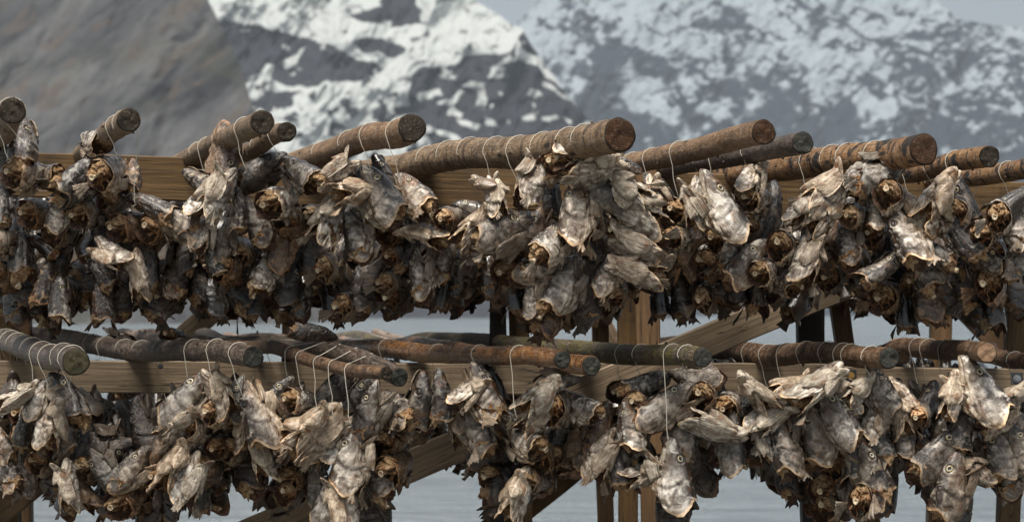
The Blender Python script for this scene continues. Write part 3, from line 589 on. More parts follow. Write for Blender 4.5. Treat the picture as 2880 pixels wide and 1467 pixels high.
HEADTXT = '''
#A
68 405 165 D 95 25 g
70 485 140 C 80 0 p
142 490 125 L 180 45 g
5 455 150 L 120 20 d
108 595 135 C 90 0 b
10 590 130 D 100 20 g
60 700 185 D 100 20 d
120 690 120 D 150 15 b
0 670 110 C 90 0 p
8 770 130 C 80 0 b
60 800 150 R 95 15 d
125 800 140 D 80 10 b
40 870 130 R 100 20 d
130 880 125 L 80 20 d
165 860 130 D 90 10 g
#B
268 400 145 L 165 45 p
225 490 165 D 40 10 g
302 480 140 C 110 0 p
312 525 105 C 80 0 b
370 500 130 L 100 30 b
222 545 155 D 30 15 g
320 565 115 C 60 0 b
240 590 125 C 100 0 g
165 595 125 R 70 10 g
285 655 175 R 95 15 d
365 632 145 C 100 0 b
445 640 135 C 60 0 b
425 585 160 D 150 15 g
322 715 140 T 150 10 p
408 730 195 L 95 12 d
390 780 150 T 100 5 p
285 770 130 D 130 20 g
175 720 140 D 80 20 d
230 790 145 R 100 30 d
350 850 140 L 80 25 d
430 830 150 R 95 20 d
200 840 130 C 90 0 d
285 870 130 D 90 5 g
180 655 120 C 70 0 b
#C
640 448 175 R -88 -35 b
565 508 125 D 150 20 g
565 560 155 T 52 15 p
615 552 165 T 62 10 p
672 590 125 D 95 5 g
738 475 160 R 25 10 d
850 490 170 L 145 40 g
783 562 155 C 110 0 p
722 622 150 R 110 15 g
820 620 140 C 60 0 b
500 620 155 L 150 10 g
522 700 155 L 95 5 d
565 660 125 T 60 15 p
628 675 125 R 75 10 g
655 685 95 C 90 0 b
788 695 150 R 75 10 b
598 725 120 D 110 10 g
695 705 120 C 100 0 b
640 750 125 C 90 0 b
745 765 135 R 60 20 g
498 775 145 L 95 15 d
560 790 140 R 90 20 d
655 815 160 D 130 10 d
815 790 140 L 90 10 d
710 830 140 D 90 10 d
840 850 130 R 95 15 d
480 850 120 C 90 0 d
600 850 130 R 90 15 d
#D
945 492 140 T 30 10 p
985 540 150 T 10 30 p
995 488 110 D 140 5 d
1070 545 195 L 126 12 g
1072 485 115 D 110 5 d
1165 545 170 L 140 28 p
1005 595 130 R 55 10 g
1046 598 115 T 95 5 p
932 625 165 T 70 10 p
885 600 100 C 100 0 b
885 690 190 R 95 5 d
1003 662 150 R 105 5 g
955 725 135 D 70 15 b
1110 640 135 C 80 0 b
1205 655 160 T 150 25 p
1243 640 130 C 60 0 b
1147 600 140 D 95 5 g
1152 700 150 D 80 10 d
1112 712 90 C 100 0 b
1100 790 105 C 80 0 b
1058 755 120 L 60 10 b
928 745 120 C 100 0 b
1245 730 135 L 90 5 g
1297 765 140 R 80 10 d
1010 820 155 L 100 20 d
935 830 140 R 90 15 d
1180 770 140 R 90 15 g
1120 850 120 C 90 0 d
1250 810 130 D 90 5 d
985 875 120 C 90 0 b
#E
1330 588 130 L 170 5 d
1392 560 130 T 110 15 p
1375 528 105 T 150 10 p
1265 610 110 C 90 0 b
1330 650 150 T 50 10 p
1415 645 190 R 22 10 g
1442 682 125 C 100 0 b
1345 690 120 D 80 10 g
1500 515 165 T 70 10 p
1507 655 150 R 75 10 b
1552 560 135 D 95 5 d
1612 418 160 T 20 30 p
1555 475 125 C 60 0 p
1665 478 190 T 10 10 p
1735 466 145 R -25 0 g
1620 590 200 R 80 4 p
1695 548 195 R -52 0 g
1672 622 125 C 100 0 b
1757 645 125 C 90 0 p
1792 610 200 T 140 10 p
1795 700 190 T 160 10 p
1772 530 165 T 150 5 p
1795 765 175 T 170 10 p
1548 680 155 R 40 40 p
1658 665 150 R 90 15 d
1742 700 130 R -20 10 d
1660 737 145 R 30 0 d
1710 768 140 R 60 5 p
1528 757 175 R 15 5 g
1580 805 195 R 60 20 g
1645 832 175 L 100 0 d
1740 828 100 C 90 0 b
1440 755 135 C 90 0 b
1450 815 140 D 90 10 d
1495 865 140 T 80 10 g
1545 890 155 R 60 10 b
1380 770 130 R 90 10 d
#F
1838 560 135 T 100 5 p
1880 565 145 D 110 10 d
1860 615 150 R 10 0 d
1862 672 165 R 100 5 g
1920 592 125 C 80 0 p
1912 658 125 C 100 0 p
1957 580 155 T 95 5 p
2022 582 215 L 120 8 p
2027 662 130 C 100 0 b
1927 722 155 R -75 -10 b
2000 738 135 C 90 0 b
1976 665 135 D 95 5 d
2052 705 135 D 80 5 g
2005 795 145 R 90 20 d
1985 855 115 C 90 0 b
1852 830 130 D 90 5 d
1915 830 140 R 90 5 d
2065 800 140 L 90 10 d
1865 755 110 C 90 0 b
#G
2103 508 140 T 60 30 p
2125 555 125 C 80 0 p
2108 605 175 D 95 10 d
2116 638 105 C 90 0 b
2162 605 190 D 82 10 d
2203 692 145 C 95 0 p
2105 737 165 R 48 10 p
2152 757 125 C 90 0 p
2207 778 145 L 150 40 g
2262 740 175 T 75 15 p
2122 812 145 D 90 10 d
2185 815 120 C 90 0 d
#H
2330 552 175 T 40 5 p
2255 590 140 T 60 10 p
2322 620 160 T 55 10 p
2280 632 130 D 100 5 g
2462 500 175 L 30 10 g
2508 552 135 C 80 0 p
2425 562 185 R 30 15 d
2460 590 120 R 90 5 g
2405 602 110 C 90 0 p
2462 648 125 C 90 0 b
2385 682 140 R 95 25 g
2345 705 150 T 65 5 b
2308 695 130 R 90 15 d
2547 660 185 R 105 15 p
2490 690 140 D 90 10 d
2480 762 165 D 40 10 g
2598 752 155 R 110 20 g
2575 795 115 C 100 0 b
2602 835 145 R 100 10 b
2497 828 135 C 95 0 b
2340 775 125 C 90 0 d
2420 760 130 R 90 15 d
2545 890 130 D 90 5 d
#I
2628 558 195 T 50 5 p
2708 560 165 D 125 10 d
2692 592 135 C 110 0 g
2637 642 155 T 20 35 p
2575 582 125 T 130 10 p
2562 610 120 L 150 30 g
2702 662 175 D 120 15 g
2770 656 135 C 90 0 p
2807 700 115 C 90 0 b
2620 705 155 D 150 20 g
2690 715 155 L 90 10 d
2718 785 190 L 80 0 d
2648 800 185 R 100 0 d
2795 787 165 C 90 0 b
2772 725 130 L 150 15 g
2815 600 155 C 100 0 p
2862 560 155 D 30 10 g
2865 640 140 L 100 20 g
2868 730 140 L 60 10 g
2850 800 140 R 95 15 d
2785 880 140 D 90 10 d
#a
42 1122 160 T 20 10 p
107 1128 140 T 60 10 p
190 1125 195 L 130 20 d
135 1195 170 T 80 10 p
65 1200 130 D 75 5 g
178 1205 130 L 100 5 g
0 1238 130 L 120 10 g
15 1322 130 L 130 20 g
62 1318 155 R 100 0 d
175 1262 110 C 90 0 b
228 1270 175 D 70 20 d
250 1312 115 C 100 0 b
292 1320 140 R 120 10 g
192 1372 160 T 95 5 p
120 1295 110 C 90 0 b
130 1240 110 C 80 0 b
245 1392 130 T 130 10 b
405 1200 175 R 95 0 d
300 1262 150 L 20 0 d
370 1320 155 R 45 10 g
360 1400 150 C 100 0 b
300 1390 130 D 90 5 d
425 1410 155 R 90 10 d
#b
530 1120 195 R 50 5 g
615 1110 155 T 120 10 p
672 1122 140 R 75 15 g
670 1172 115 C 60 0 b
722 1168 190 R 105 5 p
757 1220 145 R 100 20 d
617 1152 125 C 80 0 p
580 1150 165 D 60 20 d
548 1188 135 C 90 0 p
597 1208 115 C 80 0 b
503 1205 160 T 40 5 p
468 1238 140 R 45 5 b
575 1252 200 R 95 5 d
622 1250 115 C 90 0 b
570 1312 135 C 95 0 b
690 1308 185 R 100 30 d
500 1312 170 T 70 5 p
525 1352 160 T 70 5 p
742 1282 150 T 100 5 p
682 1212 140 T 100 5 p
662 1262 115 C 90 0 b
565 1372 145 D 90 0 d
460 1330 125 C 90 0 b
475 1395 135 R 90 10 d
778 1118 155 R 50 5 g
840 1122 115 C 80 0 p
#c
820 1200 170 L 95 0 g
935 1112 195 R 50 10 d
1005 1120 175 R 45 5 d
1037 1160 195 R 65 5 g
1112 1148 165 L 142 38 g
1165 1188 145 C 80 0 b
850 1222 185 T 30 5 p
880 1210 185 T 45 5 p
922 1237 205 T 35 5 p
952 1245 150 T 70 5 p
985 1292 190 R 80 10 p
1095 1240 145 C 90 0 b
1110 1312 155 C 90 0 b
1055 1342 155 R 110 25 g
830 1332 135 C 90 0 b
820 1387 115 C 90 0 b
890 1312 115 C 80 0 b
930 1400 195 T 65 5 p
970 1425 185 T 90 0 p
885 1372 130 T 95 5 g
1022 1432 185 R 100 5 d
1072 1430 155 L 90 10 d
1180 1130 175 D 80 0 g
1240 1118 150 D 95 5 g
#d
1362 1105 185 L 115 15 g
1310 1102 150 T 40 10 p
1378 1075 140 D 110 5 d
1340 1202 165 L 115 5 g
1295 1200 140 T 95 5 g
1435 1172 115 L 150 10 g
1432 1207 165 R 25 35 d
1402 1227 110 C 90 0 b
1475 1242 155 L 150 38 p
1522 1272 150 C 100 0 b
1410 1277 175 R 0 0 d
1432 1337 195 R 35 15 d
1390 1332 115 C 120 0 b
1505 1352 125 C 60 0 g
1455 1400 175 T 75 0 p
1510 1122 175 T 40 5 p
1572 1072 125 L 10 5 g
1567 1137 145 C 90 0 g
1637 1142 130 L 150 20 p
1515 1182 150 T 40 5 p
1577 1222 165 D 80 0 d
1570 1275 100 C 90 0 b
1640 1262 140 T 90 5 b
1620 1305 140 T 0 5 b
#e
1822 1082 155 D 20 20 g
1755 1097 115 C 90 0 d
1875 1137 195 R 35 5 g
1800 1127 110 C 80 0 p
1770 1192 155 R 95 15 p
1690 1212 155 R 60 15 b
1735 1292 180 D 100 10 g
1685 1285 160 T 60 5 p
1925 1212 195 L 80 0 g
1982 1112 135 C 90 0 p
1955 1062 140 R 160 10 g
1995 1202 195 T -15 0 p
2050 1132 120 C 100 0 p
1890 1332 205 L 105 0 p
1805 1330 150 T 20 10 p
1945 1312 185 L 130 10 d
1885 1425 155 R 90 10 d
1800 1245 120 R -40 0 d
#f
2085 1140 150 D 30 20 d
2130 1112 165 T 130 5 p
2058 1240 175 L 95 0 g
2150 1172 165 T 40 10 p
2198 1180 150 L 170 0 g
2202 1247 175 R 95 5 g
2155 1242 140 T 100 5 p
2215 1112 145 T 20 10 p
2212 1322 145 R 90 15 d
#g
2290 1092 205 T 40 5 p
2347 1165 195 L 130 10 g
2298 1212 195 R 95 0 g
2370 1125 140 T 140 5 p
2475 1095 155 L 120 5 g
2420 1102 130 T 50 5 p
2455 1182 140 T 80 5 p
2365 1292 155 C 90 0 b
2407 1267 175 D 100 5 g
2450 1322 185 L 120 10 g
2300 1315 155 R 95 10 d
2325 1362 155 C 90 0 b
2330 1425 135 C 90 0 b
2390 1382 155 L 150 38 g
2430 1397 145 C 80 0 p
#h
2540 1112 120 T 130 10 p
2600 1132 145 D 60 20 d
2590 1162 105 C 100 0 p
2535 1172 145 T 100 5 p
2530 1222 130 R 95 10 g
2472 1245 140 L 110 10 g
2680 1122 155 T 80 15 p
2755 1097 215 L 125 12 p
2705 1202 145 D 80 5 g
2645 1272 205 R 40 10 g
2595 1267 125 C 110 0 b
2675 1362 195 R 75 5 g
2742 1332 140 T 160 10 p
2840 1132 140 T 40 10 p
2812 1192 130 T 30 5 p
2860 1197 155 L 130 0 d
2815 1270 155 R 95 15 g
2868 1255 155 L 120 5 g
2845 1322 155 R 80 15 g
2690 1425 130 R 90 5 d
#X
882 942 130 R -12 0 d
1190 996 75 L 170 30 p
325 958 95 R 170 0 d
485 945 85 C 90 0 d
'''
# ------------------------------------------------------------------ cod heads
def skin_mat():
    t = NT('fish_skin'); g = t.obj(); r = t.math('MULTIPLY', t.rnd(), 60.)
    dv = t.attr('dv'); ss = t.attr('ss'); rim = t.attr('rim'); fold = t.attr('fold')
    n1 = t.noise(g, 4, 6, .62, .5, r); n2 = t.noise(g, 6.5, 5, .56, .8, r); n3 = t.noise(g, 50, 4, .7, 0, r)
    st = t.noise(t.map(g,(2.5,14,14)), 1, 5, .6, .8, r)
    d = t.math('ADD', dv, t.math('MULTIPLY', t.math('SUBTRACT', n1, .5), 1.1))
    c = t.ramp(t.rng(d,-1,1), [(.0,(.38,.33,.26)),(.22,(.27,.23,.18)),(.36,(.12,.096,.074)),(.50,(.10,.086,.072)),(.66,(.065,.054,.045)),(.82,(.026,.02,.016)),(1,(.016,.012,.01))])
    ck = t.math('MULTIPLY', t.attr('chk'), t.rng(n1,.36,.56)); c = t.mix(ck, c, (.33,.31,.285))                 # pale gill plate, with sky sheen put into its colour
    c = t.mix(t.rng(n2,.52,.63), c, t.mix(.6, c, (.70,.68,.64)))                     # silvery patches
    c = t.mix(t.math('MULTIPLY', t.rng(n2,.47,.38), .88), c, (.04,.023,.013))         # brown-black mottle
    c = t.mix(t.math('MULTIPLY', t.rng(st,.52,.62), t.rng(dv,.1,-.5)), c, (.10,.06,.035))
    s2 = t.noise(t.map(g,(4,26,26)), 1, 4, .6, 1.0, r); c = t.mix(t.math('MULTIPLY', t.rng(s2,.55,.66), .55), c, (.045,.03,.02)); c = t.mix(t.math('MULTIPLY', t.rng(n3,.62,.72), .5), c, (.03,.02,.014))
    c = t.mix(t.math('MULTIPLY', t.rng(n1,.55,.66), .6), c, (.17,.08,.03))           # tawny stain
    c = t.mix(t.math('MULTIPLY', fold, .75), c, (.03,.02,.014))  # dried slime in the creases, with crease shade put into the colour
    c = t.mix(t.math('MULTIPLY', rim, t.rng(n2,.35,.55,.35,1)), c, (.55,.40,.25))
    oc = t.n('ShaderNodeObjectInfo').outputs['Color']
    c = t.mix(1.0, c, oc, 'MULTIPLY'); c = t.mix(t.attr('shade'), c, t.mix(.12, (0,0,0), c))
    t.bump(t.math('ADD', t.math('MULTIPLY', n2, .8), t.math('ADD', t.math('MULTIPLY', n3, .35), t.math('MULTIPLY', st, .6))), .5, .02)
    return t.fin(c, t.rng(n2,.35,.7,.16,.42), .7, .35)
def flap_mat():
    t = NT('gill_skin'); g = t.obj(); r = t.math('MULTIPLY', t.rnd(), 60.); rib = t.attr('rib')
    n2 = t.noise(g, 6, 6, .6, .6, r); st = t.noise(t.map(g,(3,26,26)), 1, 5, .6, .5, r)
    c = t.mix(t.rng(n2,.35,.65), (.42,.375,.31), (.10,.078,.057)); c = t.mix(t.math('MULTIPLY', rib, .55), c, (.075,.05,.034))
    c = t.mix(t.math('MULTIPLY', t.rng(st,.5,.62), .7), c, (.12,.08,.05)); c = t.mix(t.math('MULTIPLY', t.rng(n2,.56,.66), .6), c, (.22,.11,.05))
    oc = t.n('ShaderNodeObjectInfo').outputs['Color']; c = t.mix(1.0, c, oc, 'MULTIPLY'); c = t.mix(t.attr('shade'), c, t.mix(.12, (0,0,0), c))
    t.bump(t.math('ADD', st, n2), .7, .02)
    return t.fin(c, t.rng(n2,.3,.7,.22,.5), .6, .25)
def flesh_mat():
    t = NT('dried_flesh'); g = t.obj(); r = t.math('MULTIPLY', t.rnd(), 60.); dp = t.attr('deep')
    n1 = t.noise(g, 8, 7, .7, 1.2, r); n2 = t.noise(g, 24, 5, .7, .6, r)
    c = t.ramp(n1, [(.25,(.07,.015,.008)),(.38,(.26,.08,.025)),(.48,(.62,.28,.09)),(.58,(.78,.54,.30)),(.72,(.52,.20,.09))])
    c = t.mix(t.math('MULTIPLY', t.rng(n2,.46,.38), .85), c, (.04,.012,.006))
    c = t.mix(t.math('MULTIPLY', t.attr('crm'), t.rng(n1,.36,.54)), c, (.84,.58,.32))
    c = t.mix(t.math('MULTIPLY', t.attr('crev'), .7), c, (.11,.024,.01))
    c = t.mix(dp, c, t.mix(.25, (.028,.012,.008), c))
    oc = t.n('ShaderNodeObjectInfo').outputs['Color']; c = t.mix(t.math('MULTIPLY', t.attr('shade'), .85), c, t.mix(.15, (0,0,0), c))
    t.bump(t.math('ADD', n1, t.math('MULTIPLY', n2, .7)), 1, .03)
    return t.fin(c, t.rng(n2,.3,.7,.25,.5), .55)
SKIN, FLAP, FLESH = skin_mat(), flap_mat(), flesh_mat()
t = NT('gill_lining'); g = t.obj(); n = t.noise(g, 18, 5, .6, .5, t.math('MULTIPLY', t.rnd(), 40.)); t.bump(n,.8,.02); LIN = t.fin(t.mix(t.rng(n,.4,.62), (.045,.018,.012), (.22,.12,.07)), .4, .5)
t = NT('backbone'); g = t.obj(); n = t.noise(g, 40, 4, .6); t.bump(n,.6,.01); BONE = t.fin(t.mix(t.rng(n,.35,.65),(.74,.64,.46),(.42,.27,.14)), .5)
t = NT('eye_ring'); n = t.noise(t.obj(), 30, 3, .6, 0, t.math('MULTIPLY', t.rnd(), 40.)); EYR = t.fin(t.mix(t.rng(n,.4,.6), (.60,.54,.38), (.36,.27,.12)), .25, .6)
EYP = NT('eye_pupil').fin((.02,.022,.026), .12, .8); EYS = NT('eye_socket').fin((.05,.035,.025), .4)
SX = [0,.03,.08,.15,.3,.5,.7,.85,1]
def head_variant(vi, lod=False):
    """cod head one unit long: snout at +X, cut end at -X, back of the head +Z. Returns dict of MB parts"""
    rg = np.random.default_rng(100+vi); out = {}
    nth, ns = (22, 14) if lod else (64, 52)
    deep = 1+rg.uniform(-.1,.12); wide = 1+rg.uniform(-.12,.12); sunk = rg.uniform(.5,1.3)
    th = np.linspace(-np.pi, np.pi, nth, endpoint=False); sv = np.linspace(0,1,ns)**1.15
    T, S = np.meshgrid(th, sv)
    def sec(T, S):
        zt = np.interp(S, SX, [.012,.05,.085,.115,.165,.215,.25,.265,.25])*deep
        zb = np.interp(S, SX, [.012,.045,.075,.105,.165,.235,.30,.31,.25])*deep
        w_ = np.interp(S, SX, [.012,.055,.085,.11,.15,.185,.215,.225,.215])*wide
        cz = np.cos(T); sy = np.sin(T); A = np.abs(T)
        z = np.where(cz > 0, zt*np.sign(cz)*np.abs(cz)**.85, zb*cz); y = w_*np.sign(sy)*np.abs(sy)**.9
        y = y*(1-.22*np.maximum(cz,0)*0-.28*np.maximum(-cz,0)**2)
        lob = np.exp(-((A-1.85)/.62)**2); nape = np.exp(-(A/.45)**2); ven = np.exp(-((A-np.pi)/.42)**2)
        ext = (.03*lob+.02*nape-.08*ven) if 5 <= vi < 8 else (.20*lob+.05*nape-.20*ven)
        rag = (.07 if 5 <= vi < 8 else .03)*fbm(np.stack([T*2.2, T*0+vi*3.3, T*0], -1), 4, vi)
        x = .56-S*(1+ext*sstep(.45,1,S)+rag*sstep(.8,1,S))
        return x, y, z, A
    x, y, z, A = sec(T, S)
    r = np.ones_like(T)
    pn = np.stack([np.cos(T)*1.1+vi*7, np.sin(T)*1.1, S*2.6], -1)
    r += .065*fbm(pn, 4, vi+3)*sstep(0,.25,S)
    r += .12*sstep(.86,1,S)*np.exp(-((A-1.8)/.9)**2)                              # flaring gill cover
    pc = .60+.10*np.cos(A-1.7)                                                    # preopercle groove
    lat = sstep(.75,1.2,A)*(1-sstep(2.3,2.8,A))
    r -= .085*np.exp(-((S-pc)/.022)**2)*lat; r += .05*np.exp(-((S-pc+.05)/.03)**2)*lat
    r -= .05*np.exp(-((S-.90)/.02)**2)*lat
    r -= sunk*.10*np.exp(-((S-.50)/.09)**2-((A-1.75)/.4)**2)                      # sunken cheek
    r += .05*np.exp(-((S-.78)/.09)**2-((A-1.8)/.5)**2)
    r -= .05*np.exp(-((A-.42)/.13)**2)*sstep(.25,.5,S)                            # hollow beside the crest
    r += .05*np.exp(-(A/.2)**2)*sstep(.4,.8,S)
    es, et = .37, .98                                                             # eye sockets
    de = np.sqrt(((S-es)/.075)**2+((A-et)/.42)**2)
    r -= .20*np.exp(-(de/.75)**4); r += .08*np.exp(-((de-1.15)/.28)**2)
    ml = 1.75+.75*S/.34                                                           # mouth slit
    mm = np.exp(-((A-ml)/.11)**2)*(1-sstep(.30,.36,S))
    r -= .22*mm*sstep(0,.05,S); r += .09*np.exp(-((A-ml+.26)/.13)**2)*(1-sstep(.3,.38,S))
    wr = np.sin(A*15+fbm(pn*1.6, 3, vi+8)*3.2+S*3)                                # throat wrinkles
    vm = sstep(1.9,2.4,A)*sstep(.2,.4,S)
    r += .055*wr*vm
    r += .03*np.sin(S*34+fbm(pn*2,3,vi+5)*4)*sstep(.8,1.2,A)*sstep(.62,.75,S)*.5
    k = sstep(0,.05,S)
    Y = y*(1+(r-1)*k); Z = z*(1+(r-1)*k)
    bend = rg.uniform(-.10,.10); Y = Y+bend*(x-.56)**2; Z = Z+.04*np.sin(x*4)
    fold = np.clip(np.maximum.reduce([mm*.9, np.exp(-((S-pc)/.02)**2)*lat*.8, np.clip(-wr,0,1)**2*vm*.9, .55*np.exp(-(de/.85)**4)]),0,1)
    mb = MB(); V = np.stack([x,Y,Z],-1)
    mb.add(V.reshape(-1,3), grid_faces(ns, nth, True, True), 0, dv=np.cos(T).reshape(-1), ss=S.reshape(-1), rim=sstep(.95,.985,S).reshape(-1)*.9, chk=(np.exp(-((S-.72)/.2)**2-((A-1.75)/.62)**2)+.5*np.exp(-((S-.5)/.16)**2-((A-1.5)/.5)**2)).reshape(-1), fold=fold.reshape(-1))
    # inner wall
    q = [V[-1]]; c0 = V[-1].mean(0)
    for (sr, kr) in ((.998,.985),(.95,.94),(.86,.88),(.74,.80)):
        w_ = V[int(np.argmin(np.abs(sv-sr)))].copy(); c1 = w_.mean(0); w_[:,1:] = c1[1:]+(w_[:,1:]-c1[1:])*kr; q.append(w_)
    Q = np.stack(q); mb.add(Q.reshape(-1,3), grid_faces(len(q), nth, True, True), 1, rim=np.repeat([.9,.9,.2,0,0], nth))
    out['skin'] = mb
    # flesh plug
    nr, nt_ = (6, 14) if lod else (20, 40)
    R, G = np.meshgrid(np.linspace(0,1,nr), np.linspace(-np.pi,np.pi,nt_,endpoint=False), indexing='ij')
    upz = np.cos(G)*R
    fy = .207*wide*np.sin(G)*R; fz = c0[2]+np.where(np.cos(G)>0,.245,.25)*deep*np.cos(G)*R
    nz = fbm(np.stack([fy*13+vi, fz*13, fy*0], -1), 4, vi+21)
    nh = 1-2*np.abs(fbm(np.stack([fy*30+vi*2, fz*30, fy*0+3], -1), 3, vi+33))
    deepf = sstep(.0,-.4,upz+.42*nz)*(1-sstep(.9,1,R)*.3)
    fx = (-.53 if 5 <= vi < 8 else -.48)+.03+.24*deepf - .06*sstep(-.1,.5,upz)*(1-R**3) + .10*nz*(1-.5*R) - .035*nh + .10*R**4*(1-deepf)
    lob2 = np.exp(-((np.abs(fy)-.085)/.05)**2-((fz-c0[2]-.08)/.07)**2); fx -= .07*lob2
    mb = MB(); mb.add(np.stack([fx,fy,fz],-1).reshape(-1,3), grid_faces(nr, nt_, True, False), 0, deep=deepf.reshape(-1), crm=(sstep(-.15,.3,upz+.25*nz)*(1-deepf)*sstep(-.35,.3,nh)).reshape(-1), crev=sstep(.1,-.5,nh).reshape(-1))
    if not lod:
        for s_ in range(9):                                                       # torn scraps
            a = rg.uniform(-2.6,2.6); rr = rg.uniform(.25,.95); b = Vector((-.36, .18*math.sin(a)*rr, float(c0[2])+.2*math.cos(a)*rr))
            l = rg.uniform(.05,.14); d1 = Vector((-1, rg.uniform(-.5,.5), rg.uniform(-1.2,.3))).normalized()
            tube(mb, [b+Vector((.06,0,0)), b+d1*l*.5, b+d1*l+Vector((0,rg.uniform(-.03,.03),-.03))], [rg.uniform(.018,.035), rg.uniform(.012,.026), .006], 6, noise=.3, seed=s_)
        if vi % 3 == 0:                                                           # curled gut string
            pts = [Vector((-.40,.03,-.05))+Vector((.018*math.sin(q_*1.9), .022*math.cos(q_*1.7), -.035*q_)) for q_ in range(9)]
            tube(mb, pts, [.014-.001*q_ for q_ in range(9)], 5)
    out['flesh'] = mb
    mb = MB(); bz = float(c0[2])+.03
    prof = [(.08,.034),(-.02,.034),(-.06,.048),(-.085,.054),(-.09,.044),(-.06,.014),(-.055,.001)]; kb = 8 if lod else 16
    a = np.linspace(0,2*np.pi,kb,endpoint=False)
    v = [((-.57 if 5 <= vi < 8 else -.43)+px_, rr*math.cos(q_)*(1+.15*math.sin(3*q_+vi)), bz+rr*math.sin(q_)*(1+.12*math.sin(2*q_))) for px_, rr in prof for q_ in a]
    mb.add(v, grid_faces(len(prof), kb, True, True)); 
    if not lod: tube(mb, [Vector((-.36,0,bz+.03)), Vector((-.40,.005,bz+.09)), Vector((-.39,.01,bz+.12))], [.018,.014,.006], 6)
    out['backbone'] = mb
    # eyes
    for sgn in (-1,1):
        xx, yy, zz, _ = sec(np.array([et*sgn]), np.array([es])); rr = .90
        c = Vector((float(xx[0]), float(yy[0])*rr+bend*(float(xx[0])-.56)**2, float(zz[0])*rr+.04*math.sin(float(xx[0])*4))); nrm = Vector((.18, math.sin(et)*sgn, .45*math.cos(et))).normalized()
        u = nrm.cross(Vector((1,0,0))).normalized(); w_ = nrm.cross(u); mb = MB(); ke = 8 if lod else 20
        pr = [(0,.012,1),(.50,.012,1),(.54,.014,0),(.68,.013,0),(.86,.012,0),(.92,.008,2),(1.12,.004,2),(1.3,-.03,2)]; ER = .048*rg.uniform(.85,1.15)
        v = [tuple(c+(u*math.cos(q_)*.9+w_*math.sin(q_))*ER*r0+nrm*h0) for r0, h0, m0 in pr for q_ in np.linspace(0,2*np.pi,ke,endpoint=False)]
        hollow = (vi % 3 == 2 and sgn == 1) or vi % 5 == 4
        mats = []
        for i in range(len(pr)-1): mats += [2 if hollow and pr[i][2] == 0 else {1:1,0:0,2:2}[pr[i][2]]]*ke
        mb.add(v, grid_faces(len(pr), ke, True, False), mats); out['eye%d'%sgn] = mb
    # lower jaw: a scoop hinged under the cheek
    na, nb_ = (6, 7) if lod else (18, 15)
    op = rg.choice([.04,.12,.22,.34]); tt, gg = np.meshgrid(np.linspace(0,1,na), np.linspace(-1,1,nb_), indexing='ij')
    jw = np.interp(tt, [0,.4,.75,.92,1], [.155,.135,.10,.06,.012])*wide; jd = np.interp(tt, [0,.5,.9,1],[.10,.085,.05,.02])
    jy = jw*np.sin(gg*1.5); jz = -.125-jd*np.cos(gg*1.5)*.9+.035*tt; jx = .18+.38*tt
    jr = .012*np.sin(gg*9+tt*3)*(1-tt); jz = jz+jr-op*tt*1.0; jx = jx-op*tt*.25
    o1 = np.stack([jx,jy,jz],-1); i1 = o1*np.array([1,.86,1])+np.array([-.01,0,.022])
    mb = MB(); n0 = na*nb_
    f = grid_faces(na, nb_, False, True)+[tuple(n0+i for i in reversed(q_)) for q_ in grid_faces(na, nb_, False, True)]
    ed = [i*nb_ for i in range(na)]; ed2 = [i*nb_+nb_-1 for i in range(na)]; tip = [(na-1)*nb_+j for j in range(nb_)]
    for E_, fl in ((ed,0),(ed2,1),(tip,1)):
        for i in range(len(E_)-1):
            q_ = (E_[i],E_[i+1],E_[i+1]+n0,E_[i]+n0); f.append(q_ if not fl else tuple(reversed(q_)))
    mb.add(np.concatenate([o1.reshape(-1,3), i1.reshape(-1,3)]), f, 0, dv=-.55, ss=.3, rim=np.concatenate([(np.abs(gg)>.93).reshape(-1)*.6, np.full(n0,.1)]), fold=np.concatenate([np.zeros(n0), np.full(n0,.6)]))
    out['lower_jaw'] = mb
    # gill flaps: long ribbed lobes hanging off the throat
    for sgn in (-1,1):
        na, nb_ = (8, 5) if lod else (26, 22)
        big = vi >= 8; L_ = rg.uniform(.58,.82)*(1 if sgn*(1 if vi % 2 else -1) > 0 else rg.uniform(.35,.8)) if big else rg.uniform(.32,.46); Wd = rg.uniform(.13,.18) if big else rg.uniform(.06,.085); spl = rg.uniform(.05,.36) if big else rg.uniform(.02,.2); drp = rg.uniform(.0,.25) if big else 0; cur = rg.uniform(-.25,.25); ph = rg.uniform(0,6)
        tt, gg = np.meshgrid(np.linspace(0,1,na), np.linspace(-1,1,nb_), indexing='ij')
        wl = Wd*np.interp(tt, [0,.12,.4,.7,.9,1],[.30,.60,1.0,1.0,.72,.12])*(1+.06*np.sin(tt*7+ph))
        rag = .03*fbm(np.stack([gg*3, gg*0+vi, gg*0+sgn],-1), 3, vi)
        X = .32-L_*tt*(1+rag*tt); c_y = sgn*(.045+spl*tt*L_*.75); c_z = -.20*deep-drp*tt*L_-.10*np.sin(tt*2.2)*.5+cur*tt**2*.5
        rb = np.sin((gg+.16*np.sin(tt*4+ph)+.25*vnoise(np.stack([gg*2+vi,tt*2,tt*0+sgn],-1),3))*1.9*np.pi+ph)*(.5+.5*vnoise(np.stack([gg*1.5,tt*2.5,tt*0+vi],-1),6))
        bow = .12*(1-gg**2)+.012*rb*np.minimum(1,tt*4)+.012*np.sin(tt*5+gg*2+ph)
        yy = c_y+gg*wl*sgn; zz = c_z-bow+gg*wl*.55
        o1 = np.stack([X,yy,zz],-1); i1 = o1+np.array([.0,-.004*sgn,.016]); n0 = na*nb_; fl = sgn > 0
        f = grid_faces(na, nb_, False, not fl)+[tuple(n0+i for i in reversed(q_)) for q_ in grid_faces(na, nb_, False, not fl)]
        for E_ in ([i*nb_ for i in range(na)], [i*nb_+nb_-1 for i in range(na)], [(na-1)*nb_+j for j in range(nb_)], list(range(nb_))):
            for i in range(len(E_)-1): f.append((E_[i],E_[i+1],E_[i+1]+n0,E_[i]+n0))
